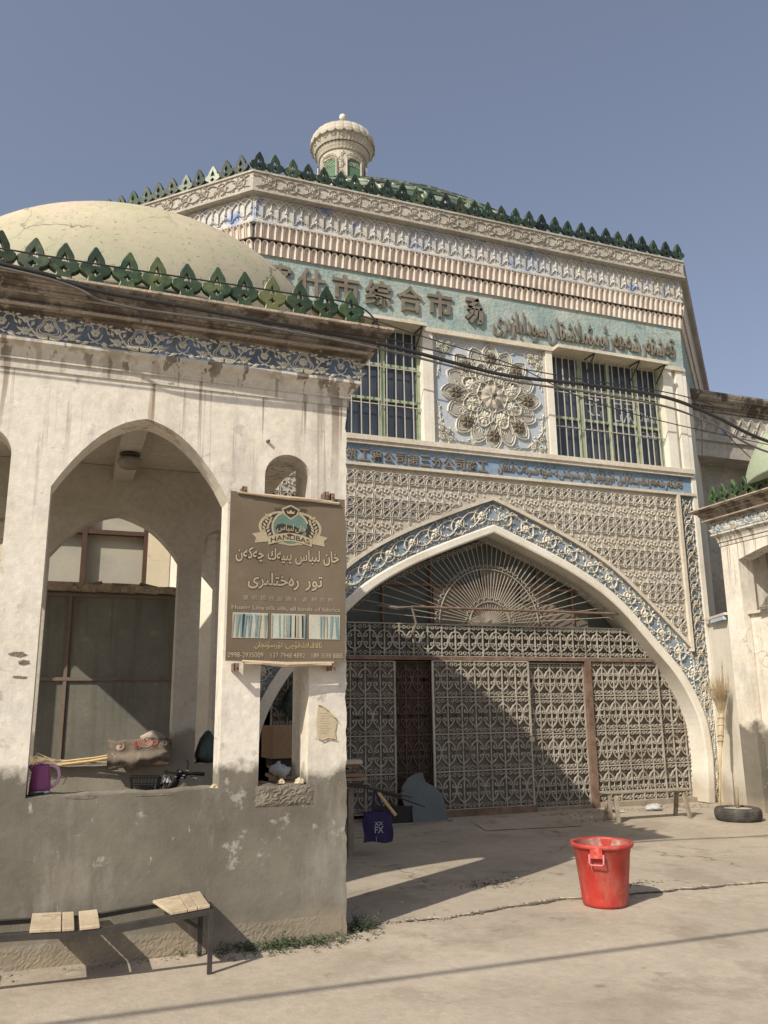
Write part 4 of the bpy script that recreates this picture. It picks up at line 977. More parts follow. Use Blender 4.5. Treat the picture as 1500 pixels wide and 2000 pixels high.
# ---- tiled dome and lantern
DC = (6.1, 19.0, 10.42); DA, DB = 6.2, 2.8
db = MB(); db.lathe([(DA*cos(t*pi/2/24)*.998, DB*sin(t*pi/2/24)*.998) for t in range(25)], DC, 72); db.lathe([(DA, -1.2), (DA, 0)], DC, 72); obj('dome', db, M['mortar'], hall, smooth=True)
tiles = []; stuff_t = MB()
for c_ in range(17):
    p0 = radians(8+c_*4.6); p1 = radians(8+(c_+1)*4.6-.8)
    rad = DA*cos((p0+p1)/2); n = max(10, int(2*pi*rad/.46)); da = 2*pi/n
    def tp(a, p, h): return (DA*cos(p)*(1+h/DA)*cos(a), DA*cos(p)*(1+h/DA)*sin(a), DB*sin(p)+h)
    mb = MB(); g_ = da*.08
    A = [tp(-da/2+g_, p0, .022), tp(da/2-g_, p0, .022), tp(da/2-g_, p1, .015), tp(-da/2+g_, p1, .015)]
    Bq = [tp(-da/2+g_, p0, 0), tp(da/2-g_, p0, 0), tp(da/2-g_, p1, -.01), tp(-da/2+g_, p1, -.01)]
    mb.add(A+Bq, [(0, 1, 2, 3), (0, 4, 5, 1), (1, 5, 6, 2), (2, 6, 7, 3), (3, 7, 4, 0)])
    me = mesh_of('roof_tile', mb); me.materials.append(M['roof_tile'])
    for i in range(n):
        a = da*(i+.5*(c_ % 2)); an = (a+pi/2) % (2*pi)   # 0 = towards viewer
        an = min(an, 2*pi-an)
        tiles.append((an-(.25 if sin(0)+cos(a) > 0 else 0)+abs(c_-11)*.07, me, a))
tiles.sort(key=lambda t: t[0])
rt_ = random.Random(9)
for i, (sc_, me, a) in enumerate(tiles):
    if i < 300: inst('roof_tile', me, hall, DC, (rt_.uniform(-.002, .002), rt_.uniform(-.002, .002), a))
    else:
        R = Matrix.Rotation(a, 3, 'Z'); stuff_t.add([tuple(R @ v.co+Vector(DC)) for v in me.vertices], [tuple(p_.vertices) for p_ in me.polygons])
obj('roof_tiles', stuff_t, M['roof_tile'], hall, kind='stuff')
LC = (6.06, 19.0, 0)
ln = MB(); ln.lathe([(.70, 12.5), (.70, 15.0), (.62, 15.05), (.62, 16.0), (.66, 16.03), (.70, 16.1)], LC, 40)
lan = obj('lantern', ln, M['relief'], hall, loc=(LC[0], LC[1], 12.5))
for z0, z1, r0, r1, n in ((16.0, 16.18, .63, .72, 44), (16.19, 16.40, .73, .84, 48)):
    cr = MB(); cr.lathe([(r0, z0), (r0+.02, z0+.01), (r1-.02, z1-.02), (r1, z1)], LC, n*4, mod=lambda a, z, n=n: 1+.02*abs(sin(a*n/2))); obj('corbel_ring', cr, M['relief'], lan)
nl = 24
cp = MB(); cp.lathe([(.80, 16.42), (.875, 16.40), (.885, 16.48), (.86, 16.60), (.79, 16.72), (.65, 16.83), (.44, 16.91), (.20, 16.955), (.05, 16.97), (0, 16.972)], LC, nl*8, mod=lambda a, z: 1+(.020*abs(sin(a*nl/2))**.45-.012)*min(1, max(0, (16.98-z)*4)))
obj('gadrooned_cap', cp, M['relief'], lan, smooth=False)
sc_ = MB()
for i in range(nl):
    a = 2*pi*(i+.5)/nl
    for t in range(7):
        pass
    mpS = lambda u, v, h, a=a: (LC[0]+(.875+h)*cos(a+u), LC[1]+(.875+h)*sin(a+u), 16.42+v)
    sc_.stroke([(-pi/nl+2*pi/nl*t/8, .02-.075*sin(pi*t/8)) for t in range(9)], .02, .02, mpS)
obj('scalloped_edge', sc_, M['relief'], lan)
fb = MB(); fb.tube([(LC[0], LC[1], 16.95), (LC[0], LC[1], 17.34)], .012, 6); obj('finial_rod', fb, M['black_steel'], lan)
fb = MB(); fb.lathe([(0, -.12), (.05, -.10), (.085, -.05), (.095, 0), (.085, .05), (.05, .085), (0, .1)], (LC[0], LC[1], 17.44), 16); obj('finial_ball', fb, M['white'], lan, smooth=True)
for k_, a in enumerate([radians(-90-50+i*60) for i in range(6)]):
    R = Matrix.Rotation(a+pi/2, 3, 'Z')
    def tpz(x, y, z): v = R @ Vector((x, y, 0)); return (LC[0]+v.x, LC[1]+v.y, z)
    d_ = MB(); d_.T = None
    d_.add([tpz(x, -.635, z) for x, z in ((-.19, 15.1), (.19, 15.1), (.19, 15.66), (.0, 15.70), (-.19, 15.66))], [(0, 1, 2, 3, 4)]); obj('lantern_window', d_, M['green_door'], lan)
    t_ = MB(); mpw = lambda u, v, h: tpz(u, -.645-h, v)
    t_.stroke([(-.215, 15.1), (-.215, 15.68), (0, 15.73), (.215, 15.68), (.215, 15.1)], .045, .03, mpw); t_.stroke([(-.22, 15.72), (-.12, 15.79), (0, 15.82), (.12, 15.79), (.22, 15.72)], .02, .03, mpw); t_.stroke([(-.22, 15.76), (-.12, 15.84), (0, 15.87), (.12, 15.84), (.22, 15.76)], .02, .025, mpw)
    for s_ in (-1, 0, 1): t_.stroke([(s_*.07-.10, 15.48), (s_*.07, 15.60), (s_*.07+.10, 15.48)], .018, .012, mpw)
    obj('window_surround', t_, M['relief'], lan)
    t_ = MB(); mpw2 = lambda u, v, h: (LC[0]+(.62+h)*cos(a+pi/6+u), LC[1]+(.62+h)*sin(a+pi/6+u), v)
    for j in range(5): t_.flower((0, 15.15+j*.17), .09, 6, .03, mpw2); t_.spiral((.09*(-1)**j, 15.22+j*.17), .06, .02, j, 1.2, .02, .02, mpw2, 8)
    obj('lantern_relief', t_, M['relief'], lan)

# ------------------------------------------------------------------ gatehouses (pavilions)
GX0, GX1, GY0, GY1 = -1.65, 2.0, 6.15, 10.29
def rect_sweep(prof, T):
    mb = MB(T)
    for p, z in prof: mb.v += [(GX0-p, GY0-p, z), (GX1+p, GY0-p, z), (GX1+p, GY1+p, z), (GX0-p, GY1+p, z)]
    for a in range(len(prof)-1):
        for i in range(4): mb.f.append((a*4+i, a*4+(i+1) % 4, (a+1)*4+(i+1) % 4, (a+1)*4+i))
    return mb
def pointed(x0, x1, zs, za, n=10, rnd=None):
    """arch head points from right spring to left spring"""
    c = (x0+x1)/2; hw = (x1-x0)/2; H = za-zs; out = []
    for i in range(n+1):
        t = i/n; x = hw*(1-t); z = zs+H*(1-(x/hw)**2.3)**.80 if x < hw else zs
        z = zs+H*((1-(x/hw)**2.2)*.86+.14*t**1.5); out.append((c+x, z))
    return out+[(2*c-x, z) for x, z in reversed(out[:-1])]
def roundh(x0, x1, zs, za, n=8):
    c = (x0+x1)/2; hw = (x1-x0)/2
    return [(c+hw*cos(pi*i/(2*n)*1), zs+(za-zs)*sin(pi*i/(2*n))) for i in range(2*n+1)]
def sill(x0, x1, z, rnd, amp=.010, n=16): return [(x0+(x1-x0)*i/n, z+rnd.uniform(-amp, amp)) for i in range(n+1)]
def gatehouse(T, label, dome_mat, frieze_mat, left):
    Tf = T or (lambda p: p)
    rnd = random.Random(31 if left else 32)
    base = Tf((.175, GY0, 0)); th = thing('gatehouse', label, 'pavilion', base, None)
    def PT(fn): return lambda x, y, z: Tf(fn(x, y, z))
    edgeR = [(GX1-abs(rnd.gauss(0, .007)), z*.05) for z in range(0, 79)]
    outer = [(GX0, -.1)]+[(GX1, -.1)]+edgeR+[(GX1, 3.99), (GX0, 3.99)]
    big = sill(-.205, 1.05, 1.028, rnd)+[(1.05, 3.12)]+pointed(-.205, 1.05, 3.13, 3.705)[1:-1]+[(-.205, 3.13)]
    slit = sill(1.33, 1.70, 1.04, rnd, .012, 8)+roundh(1.33, 1.70, 3.345, 3.53)
    slit2 = sill(-.85, -.48, 1.04, rnd, .012, 8)+roundh(-.85, -.48, 3.345, 3.53)
    poly_obj('front_wall', outer, [big, slit, slit2], .27, M['gate_wall'], th, PT(lambda x, y, z: (x, GY0+y, z)))
    def side(outl, fn, name='side_wall'): poly_obj(name, outl, [], .27, M['gate_wall'], th, PT(fn))
    a0, a1 = GY0+.272, GY1
    so = [(a0, -.1), (6.75, -.1), (6.75, 3.72)]+list(reversed(pointed(6.75, 9.95, 3.72, 3.93)))+[(9.95, 3.72), (9.95, -.1), (a1, -.1), (a1, 3.99), (a0, 3.99)]
    side(so, lambda x, y, z: (GX1-y, x, z)); side(so, lambda x, y, z: (GX0+y, x, z))
    ro = [(GX0+.272, -.1), (GX0+.4, -.1), (GX0+.4, 3.0)]+list(reversed(pointed(GX0+.4, GX1-.4, 3.0, 3.88)))+[(GX1-.4, 3.0), (GX1-.4, -.1), (GX1-.272, -.1), (GX1-.272, 3.985), (GX0+.272, 3.985)]
    side(ro, lambda x, y, z: (x, GY1-y, z), 'rear_wall')
    Ym = 8.45
    mo = [(GX0+.272, -.1), (GX1-.272, -.1), (GX1-.272, 3.96), (GX0+.272, 3.96)]
    mb_ = sill(-.245, .975, 1.065, rnd, .006)+[(.975, 3.02)]+pointed(-.245, .975, 3.03, 3.47)[1:-1]+[(-.245, 3.03)]
    ms = sill(1.20, 1.56, 1.065, rnd, .006, 6)+roundh(1.20, 1.56, 3.2, 3.37); ms2 = sill(-.84, -.48, 1.065, rnd, .006, 6)+roundh(-.84, -.48, 3.2, 3.37)
    poly_obj('inner_arcade', mo, [mb_, ms, ms2], .2, M['inner_wall'], th, PT(lambda x, y, z: (x, Ym+y, z)))
    b = MB(T); b.box(GX0+.272, GX1-.272, GY0+.272, GY1-.272, 3.965, 4.1); obj('ceiling', b, M['inner_wall'], th)
    b = MB(T); b.box(.285, .475, GY0+.274, Ym-.002, 3.80, 3.963); obj('ceiling_beam', b, M['inner_wall'], th)
    obj('ledge', rect_sweep([(-.1, 3.985), (.012, 3.985), (.014, 4.045), (.03, 4.05), (.03, 4.062), (.022, 4.065), (.03, 4.09), (.055, 4.13), (.085, 4.155), (.095, 4.165), (.095, 4.188), (.05, 4.19)], T), M['ledge'], th)
    obj('frieze', rect_sweep([(.080, 4.188), (.080, 4.385)], T), M[frieze_mat], th)
    obj('cornice', rect_sweep([(.07, 4.372), (.085, 4.375), (.16, 4.398), (.168, 4.40), (.17, 4.418), (.15, 4.425), (.155, 4.445), (.185, 4.47), (.19, 4.485), (.20, 4.49), (.215, 4.525), (.232, 4.53), (.275, 4.555), (.292, 4.558), (.300, 4.572)], T), M['cornice'], th)
    obj('cornice_top', rect_sweep([(.298, 4.572), (.310, 4.58), (.306, 4.60), (.27, 4.612), (.0, 4.63), (-.35, 4.60)], T), M['cornice_top'], th)
    obj('cornice_edge', rect_sweep([(.165, 4.399), (.176, 4.401), (.178, 4.419), (.165, 4.421)], T), M['cornice_top'], th)
    obj('cornice_edge', rect_sweep([(.19, 4.484), (.207, 4.488), (.205, 4.496), (.195, 4.497)], T), M['cornice_top'], th)
    b = MB(T); b.box(GX0+.2, GX1-.2, GY0+.2, GY1-.2, 4.3, 4.61); obj('roof', b, M['cornice_top'], th)
    # frieze relief
    r = MB(T); Lf = GX1-GX0+.16
    def hearts(mb, L, mp, H=.19):
        P = .305; n = int(L/P); P = L/n
        for i in range(n):
            cx = (i+.5)*P; cz = H*.52
            if i % 2 == 0:
                mb.stroke([(cx+.074*cos(t)*(1+.25*cos(3*t+pi/2)), cz+.072*sin(t)*(1+.2*cos(3*t+pi/2))) for t in [2*pi*j/20 for j in range(20)]], .012, .012, mp, closed=True)
                mb.stroke([(cx+.058*cos(t)*(1+.25*cos(3*t+pi/2)), cz+.058*sin(t)*(1+.2*cos(3*t+pi/2))) for t in [2*pi*j/20 for j in range(20)]], .010, .012, mp, closed=True)
                mb.flower((cx, cz+.005), .040, 7, .018, mp, .3)
                for s_ in (-1, 1):
                    for k_ in range(3): mb.stroke([(cx+s_*(.006+t*(.135+k_*.010)), .018+.012*k_+.10*t**2.2-.03*sin(t*pi)*.6) for t in (0, .2, .4, .6, .8, 1)], .016, .014, mp, taper=.5)
                    mb.petal((cx+s_*.05, cz+.06), pi/2-s_*1.1, .06, .022, .012, mp); mb.petal((cx+s_*.02, cz+.075), pi/2-s_*.4, .035, .014, .012, mp)
            else:
                mb.flower((cx, cz+.012), .034, 6, .018, mp, .1)
                for s_ in (-1, 1):
                    mb.spiral((cx+s_*.045, cz+.038), .042, .022, pi/2-s_*pi/2+s_*.3, s_*.62, .012, .013, mp, 11)
                    mb.stroke([(cx-s_*.03, .028), (cx, .042), (cx+s_*.035, .062), (cx+s_*.05, .10)], .011, .012, mp); mb.petal((cx+s_*.03, .035), -s_*.4+(pi if s_ < 0 else 0), .08, .026, .012, mp)
                    mb.petal((cx+s_*.075, cz+.045), s_*(-.9)+(pi if s_ < 0 else 0), .05, .02, .012, mp)
            bx = (i+1)*P
            for (fx, fz, fa) in ((.25, .9, 1.2), (.25, .9, 2.6), (.75, .88, .5), (.75, .88, 2.0), (.22, .12, .2), (.22, .12, 2.9), (.8, .12, .3), (.8, .12, 2.7), (.12, .5, 1.2), (.9, .5, 1.9), (.5, .93, .2), (.5, .93, 2.9)):
                mb.petal((i*P+fx*P, fz*H), fa, .052, .026, .012, mp)
            mb.flower((bx-.0, .055), .034, 8, .014, mp, .5); mb.flower((bx, .145), .028, 6, .012, mp, .2)
            for s_ in (-1, 1): mb.petal((bx, .145), s_*.25+(pi if s_ < 0 else 0), .07, .022, .010, mp); mb.petal((bx, .05), s_*.5+(pi if s_ < 0 else 0), .07, .024, .010, mp)
    hearts(r, Lf, lambda u, v, h: (GX0-.08+u, GY0-.08-h, 4.19+v)); obj('frieze_relief', r, M['relief_white'], th)
    r = MB(T); hearts(r, GY1-GY0+.16, lambda u, v, h: (GX1+.08+h, GY0-.08+u, 4.19+v)); obj('frieze_relief', r, M['relief_white'], th)
    # merlons
    rr = random.Random(77 if left else 78)
    def put(x, y, rz):
        p = Tf((x, y, 4.612)); me = mm_by if rr.random() < .06 else mm_small
        inst('merlon', me, th, p, (rr.uniform(-.05, .05), rr.uniform(-.05, .05), rz+rr.uniform(-.12, .12)))
    x = 1.985
    while x > GX0-.1: put(x, GY0-.19, 0); x -= .2215
    y = GY0+.06
    while y < GY1+.1: put(GX1+.16, y, pi/2 if left else -pi/2); put(GX0-.16, y, -pi/2 if left else pi/2); y += .2215
    # dome on a low drum
    dc = (.37, 8.30, 4.78); n = 26
    prof = [(1.80, -.20), (1.80, 0), (2.12*cos(0)**.62, 0)]+[(2.12*cos(t*pi/2/n)**.64, 1.44*sin(t*pi/2/n)**1.3) for t in range(1, n)]+[(.02, 1.45), (0, 1.46)]
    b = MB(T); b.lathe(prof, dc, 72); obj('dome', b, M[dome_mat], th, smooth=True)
    return th
gl = gatehouse(None, 'whitewashed gatehouse on the left with streaked walls, pointed opening and cream dome', 'dome', 'deep_blue', True)
MT = lambda p: (11.6-p[0], p[1], p[2])
gr = gatehouse(MT, 'right hand gatehouse cut by the picture edge with a pale mint dome', 'dome_mint', 'blue', False)
# small wall fixtures on the left gatehouse
b = MB(); b.tube([(1.35, 6.12, 3.62), (1.34, 6.148, 3.62)], .012, 6); obj('wall_nail', b, M['rust'], gl)
# lamp on the beam
t = thing('ceiling_lamp', 'round drum lamp under the ceiling beam inside the left gatehouse', 'lamp', (.385, 7.42, 3.80))
b = MB(); b.lathe([(0, 0), (.085, 0), (.09, -.012), (.075, -.03), (.07, -.04)], (.385, 7.42, 3.798), 24); obj('lamp_base', b, M['black_steel'], t)
b = MB(); b.lathe([(.07, -.04), (.10, -.05), (.108, -.065), (.108, -.085), (.10, -.10), (.09, -.105), (.088, -.125), (.07, -.135), (0, -.138)], (.385, 7.42, 3.798), 28); obj('lamp_shade', b, M['lampglass'], t, smooth=True)

# infill wall with shelf between hall and right gatehouse
t = thing('infill_wall', 'low whitewashed wall with a ledge joining the hall to the right gatehouse', 'wall', (9.85, 10.8, 0))
b = MB(); b.add([(10.07, 11.25, -.1), (9.63, 10.29, -.1), (9.63, 10.29, 2.90), (10.07, 11.25, 2.90), (10.4, 11.25, -.1), (9.9, 10.29, -.1), (9.9, 10.29, 2.90), (10.4, 11.25, 2.90)], [(0, 1, 2, 3), (3, 2, 6, 7), (4, 5, 6, 7), (1, 5, 6, 2), (0, 4, 7, 3)]); obj('wall', b, M['white'], t)
b = MB(); b.beam((10.03, 11.2, 2.925), (9.62, 10.3, 2.925), .12, .04); obj('ledge', b, M['cream'], t)
t2 = MB(); t2.beam((9.90, 10.98, 2.87), (9.60, 10.36, 2.865), .05, .055); obj('pale_blue_board', t2, surf('pale_blue_paint', [(.40, .5, .6), (.5, .58, .66)], 3), t)
# half-height wall inside the right gatehouse arch
b = MB(); b.box(9.72, 9.86, 6.76, 9.94, -.1, 2.88); o = obj('infill_panel', b, M['gate_wall'], gr)
b = MB(); b.box(9.66, 9.95, 6.76, 9.94, 2.88, 2.92); obj('shelf', b, M['ledge'], gr)
b = MB()
for i in range(9): b.beam((9.60+.01*i, 9.65-.3*i, 2.945), (9.66, 9.2-.3*i, 2.965+.025*(i % 3)), .07, .012)
tb = obj('scrap_boards', b, M['wood'], None, loc=(9.75, 8.5, 2.92), kind='stuff'); setp(tb, 'thin broken boards lying on the shelf of the right gatehouse', 'boards')

# rear annex, kiosk, right wing
t = thing('annex_building', 'cream annex wall with brown framed window seen through the left arch', 'building', (-.9, 12.2, 0))
b = MB(); x0, x1, z0, z1 = -.75, .955, 3.24, 5.0
for bx in ((-4, x0, 0, 5.6), (x1, 1.27, 0, 5.6), (x0, x1, 0, z0), (x0, x1, z1, 5.6)): b.box(bx[0], bx[1], 12.2, 12.48, bx[2], bx[3])
obj('wall', b, M['annex'], t)
b = MB(); b.box(x0, x1, 12.34, 12.36, z0, z1); wnd = obj('window', b, M['annex_pane'], t)
for x in (x0+.02, .09, .93):
    b = MB(); b.box(x-.033, x+.033, 12.22, 12.33, z0, z1); obj('frame_upright', b, M['brown_frame'], wnd)
for z in (z0+.03, 4.03, z1-.03):
    b = MB(); b.box(x0+.05, .90, 12.225, 12.33, z-.03, z+.03); obj('frame_rail', b, M['brown_frame'], wnd)
t = thing('kiosk', 'grey sheet metal kiosk with rough concrete slab on top, behind the left gatehouse', 'kiosk', (.0, 10.75, 0))
b = MB(); b.box(-1.3, 1.30, 10.72, 10.95, 0, 2.97); obj('body', b, M['kiosk'], t)
for x in (-1.26, -.03, 1.24):
    b = MB(); b.box(x-.02, x+.02, 10.695, 10.72, 0, 2.95); obj('upright', b, M['kiosk_frame'], t)
for z in (.9, 1.93, 2.93):
    b = MB(); b.box(-1.28, 1.28, 10.69, 10.718, z-.02, z+.02); obj('rail', b, M['kiosk_frame'], t)
b = MB(); rr = random.Random(2); n = 30
for i in range(n):
    x0 = -1.4+2.75*i/n; b.box(x0, x0+.1, 10.62+rr.uniform(-.02, .02), 10.97, 2.975+rr.uniform(-.015, .0), 3.05+rr.uniform(-.006, .012))
obj('slab', b, M['cornice_top'], t)
for i in range(3):
    b = MB(); b.box(.1+.33*i, .32+.33*i, 10.66, 10.8, 3.055, 3.085, Matrix.Rotation(.2*i-.2, 3, 'Y')); obj('loose_tile', b, M['cornice'], t)

t = thing('side_wing', 'weathered wing of the hall with zigzag cornice behind the right gatehouse', 'building', (13.5, 12.5, 0))
def wprof(prof):
    mb = MB()
    for p, z in prof: mb.v += [(10.6, 12.5-p, z), (18, 12.5-p, z)]
    for a in range(len(prof)-1): mb.f.append((2*a, 2*a+1, 2*a+3, 2*a+2))
    return mb
obj('wall', wprof([(-.6, 6.32), (0, 6.32), (0, 6.62), (.05, 6.64), (.05, 6.68), (0.01, 6.69), (.01, 7.25)]), M['frieze_top'], t)
obj('cornice', wprof([(.01, 7.25), (.05, 7.26), (.05, 7.30), (.12, 7.36), (.12, 7.40), (.2, 7.46), (.24, 7.56), (.24, 7.60), (-.5, 7.6)]), M['cornice'], t)
b = MB(); b.box(10.6, 18, 13.1, 13.3, 0, 7.5); obj('rear_wall', b, M['frieze_top'], t)
b = MB(); b.box(10.6, 10.9, 12.5, 13.1, 0, 6.32); b.box(13.2, 13.5, 12.5, 12.8, 0, 6.32); obj('pier', b, M['frieze_top'], t)
b = MB(); mpz = lambda u, v, h: (10.8+u, 12.49-h, 6.78+v)
for i in range(30):
    for k_ in (0, 1):
        b.stroke([(i*.24+k_*.05, .40), (i*.24+.12+k_*.05, .22), (i*.24+k_*.05, .04)], .03, .03, mpz)
    b.stroke([(i*.24+.05, .42), (i*.24+.17, .24), (i*.24+.29, .42)], .03, .03, mpz)
obj('zigzag_relief', b, M['frieze_top'], t)

# ------------------------------------------------------------------ banner
YB = 6.055
t = thing('shop_banner', 'brown printed cloth banner with crest and fabric pictures fixed across the gatehouse pier', 'banner', (1.5, YB, 1.9))
BX0, BX1, BZ0, BZ1 = 1.052, 1.952, 1.905, 3.165
def sag(u, v): # slight lens-like sheet
    e = (u-BX0)/(BX1-BX0); return .010*sin(e*pi*2.3+.5)*(1-abs(2*(v-BZ0)/(BZ1-BZ0)-1))
bp = lambda u, v, h: (u, YB-sag(u, v)-h, v)
b = MB(); b.grid(lambda s_, t_: bp(BX0+(BX1-BX0)*s_, BZ0+(BZ1-BZ0)*t_+(.010*cos(s_*pi*2) if t_ in (0, 1) else 0), 0), 24, 24)
b.grid(lambda s_, t_: (lambda p: (p[0], p[1]+.004, p[2]))(bp(BX0+(BX1-BX0)*s_, BZ0+(BZ1-BZ0)*t_+(.010*cos(s_*pi*2) if t_ in (0, 1) else 0), 0)), 24, 24)
sg_ = obj('cloth', b, M['sign'], t, smooth=True)
W_, H_ = BX1-BX0, BZ1-BZ0
# sign coordinates: a 0..1 from left, c 0..1 from top  (measured on the 935 x 1340 crop)
def sp(a, c): return (BX0+W_*a, BZ1-H_*c)
def sbox(a0, a1, c0, c1): return (BX0+W_*a0, BX0+W_*a1, BZ1-H_*c1, BZ1-H_*c0)
H0 = lambda hh: (lambda u, v, h: bp(u, v, hh+h))
def disc(name, ca, cc, ra, rc, mat, hh, n=36, r0=0.0):
    mb = MB()
    for i in range(n):
        a = 2*pi*i/n; x, z = sp(ca, cc); mb.v.append(bp(x+ra*W_*cos(a), z+rc*H_*sin(a), hh))
        mb.v.append(bp(x+ra*W_*r0*cos(a), z+rc*H_*r0*sin(a), hh))
    for i in range(n): j = (i+1) % n; mb.f.append((2*i, 2*j, 2*j+1, 2*i+1))
    return obj(name, mb, M[mat], t)
def spoly(name, pts, mat, hh):
    mb = MB(); mb.add([bp(*sp(a, c), hh) for a, c in pts], [tuple(range(len(pts)))]); return obj(name, mb, M[mat], t)
disc('crest_oval', .515, .195, .275, .108, 'sign_ink', .0020); disc('crest_oval', .515, .195, .250, .096, 'sign_dark', .0026)
disc('crest_ring', .515, .195, .165, .110, 'sign_ink', .0032); disc('crest_ring', .515, .195, .148, .098, 'sign_green', .0038)
spoly('crest_hills', [(.385, .205), (.40, .18), (.44, .172), (.50, .178), (.56, .185), (.60, .196), (.64, .21), (.60, .245), (.50, .26), (.42, .24)], 'sign_dark', .0043)
for s_ in (-1, 1):
    mb = MB()
    for i in range(7):
        aa = .20+i*.13; a = .515+s_*(.205+.012*sin(i)); c = .255-i*.019
        x, z = sp(a-s_*abs(i-3)*.0035, c)
        for k_ in (-1, 1): mb.petal((x, z), pi/2+k_*.75, .042, .018, .0015, H0(.0040))
    obj('laurel', mb, M['sign_ink'], t)
    mb = MB()
    for cx_, cz_ in ((.515+s_*.095, .083), (.515+s_*.125, .085)):
        x, z = sp(cx_, cz_); mb.spiral((x, z), .016, .005, 0, s_*1.1, .006, .001, H0(.004), 10)
    obj('crest_curl', mb, M['sign_dark'], t)
    spoly('ribbon_tail', [(.515+s_*.22, .225), (.515+s_*.33, .245), (.515+s_*.295, .268), (.515+s_*.305, .30), (.515+s_*.17, .285)], 'sign_ink', .0030)
spoly('crest_shield', [(.435, .08), (.515, .05), (.595, .08), (.575, .115), (.515, .145), (.455, .115)], 'sign_ink', .0046)
spoly('crest_shield', [(.45, .085), (.515, .062), (.58, .085), (.562, .112), (.515, .135), (.468, .112)], 'sign_dark', .0050)
spoly('crown', [(.485, .108), (.48, .088), (.497, .098), (.515, .083), (.533, .098), (.55, .088), (.545, .108)], 'sign_gold', .0054)
mb = MB()
rb0 = [(.325+.38*i/16, .285-.030*sin(pi*i/16)) for i in range(17)]
mb.v = [bp(*sp(a, c-.028), .0050) for a, c in rb0]+[bp(*sp(a, c+.022), .0050) for a, c in rb0]; mb.f = [(i, i+1, 18+i, 17+i) for i in range(16)]
obj('ribbon', mb, M['sign_ink'], t)
def arcw(u, v):
    a = (u-BX0)/W_; return u, v+H_*.030*sin(pi*min(1, max(0, (a-.325)/.38)))
put_text('lettering', 'HANLIBAS', sbox(.345, .685, .268, .298), H0(.0060), M['sign_dark'], t, .001, .004, warp=arcw, depth=.3)
rtl_line('lettering', ['خان', 'لىباس'], sbox(.40, .65, .175, .225), H0(.0050), M['sign_ink'], t, .001, .008, .25, .3)
for off_, mt, hh in ((.045, 'sign_dark', .0018), (.018, 'sign_ink', .0030)):
    e = .004 if mt == 'sign_dark' else 0
    rtl_line('lettering', ['خان', 'لىباس', 'يىپەك', 'چەكەن'], sbox(.055-e, .945+e, .325-e, .425+e), H0(hh), M[mt], t, .001, off_, .35, .3)
    rtl_line('lettering', ['تور', 'رەختلىرى'], sbox(.16-e, .80+e, .475-e, .575+e), H0(hh), M[mt], t, .001, off_, .45, .3)
for i, ch in enumerate('皇丽芭丝丝绸、各种布料'):
    a = .125+i*.0725; put_text('lettering', ch, sbox(a, a+(.045 if ch != '、' else .015), .612, .640), H0(.0022), M['sign_grey'], t, .001, .008, depth=.3)
put_text('lettering', 'Huang Liba silk silk, all kinds of fabrics', sbox(.035, .955, .672, .704), H0(.0022), M['sign_grey'], t, .001, .018, depth=.3)
for k_, (a0, a1) in enumerate(((.045, .335), (.365, .655), (.685, .955))):
    c0, c1 = .716, .862
    spoly('fabric_picture', [(a0, c0), (a1, c0), (a1, c1), (a0, c1)], 'sign_pale', .0040)
    rr = random.Random(41+k_); n = 15
    for i in range(n):
        if rr.random() < .2 or (k_ == 2 and i < 5): continue
        aa = a0+(a1-a0)*(i+.3)/n; wd = (a1-a0)/n*rr.uniform(.3, .9); sl = (a1-a0)*rr.uniform(-.04, .05)*(1.5 if k_ != 1 else .3)
        spoly('fabric_stripe', [(aa, c0+.008), (aa+wd, c0+.008), (min(a1, aa+wd+sl), c1-.008), (aa+sl, c1-.008)], rr.choice(['sign_teal', 'sign_teal', 'sign_dark', 'sign_grey']), .0075)
rtl_line('lettering', ['ئالاقىلاشقۇچى:', 'تۇرسۇنجان'], sbox(.23, .80, .880, .925), H0(.0022), M['sign_gold'], t, .001, .012, .3, .3)
for s_, a0, a1 in (('0998-2935009', .015, .305), ('137 7948 4892', .365, .655), ('189 3598 8885', .71, .985)):
    put_text('lettering', s_, sbox(a0-.002, a1+.002, .940, .976), H0(.0020), M['sign_dark'], t, .001, .040, depth=.3)
    put_text('lettering', s_, sbox(a0, a1, .942, .974), H0(.0030), M['sign_ink'], t, .001, .012, depth=.3)
mb = MB(); mb.tube([(1.10, YB-.012, 3.165), (1.5, YB-.02, 3.148), (1.85, YB-.012, 3.15)], [.009, .017, .008], 7); mb.tube([(1.20, YB-.02, 3.158), (1.9, YB-.012, 3.135)], [.008, .012], 6); obj('folded_hem', mb, M['fold'], t)
mb = MB(); mb.tube([(1.17, YB-.015, 1.912), (1.5, YB-.022, 1.888), (1.86, YB-.015, 1.905)], [.010, .022, .010], 7); mb.tube([(1.19, YB-.025, 1.895), (1.84, YB-.02, 1.890)], [.007, .012], 6); obj('folded_hem', mb, M['fold'], t)
for x, z in ((1.155, 3.185), (1.845, 3.185), (1.80, 3.195), (1.13, 1.870), (1.855, 1.875)):
    mb = MB(); mb.box(x-.018, x+.018, YB-.02, YB-.014, z-.028, z+.028); mb.box(x-.018, x-.013, YB-.02, 6.149, z-.028, z+.028); mb.lathe([(0, .012), (.008, .01), (.008, 0)], (0, 0, 0), 8)
    mb.v = mb.v[:16]+[(x+p[0], YB-.02-p[2], z+p[1]) for p in mb.v[16:]]; obj('bracket', mb, M['rust'], t)

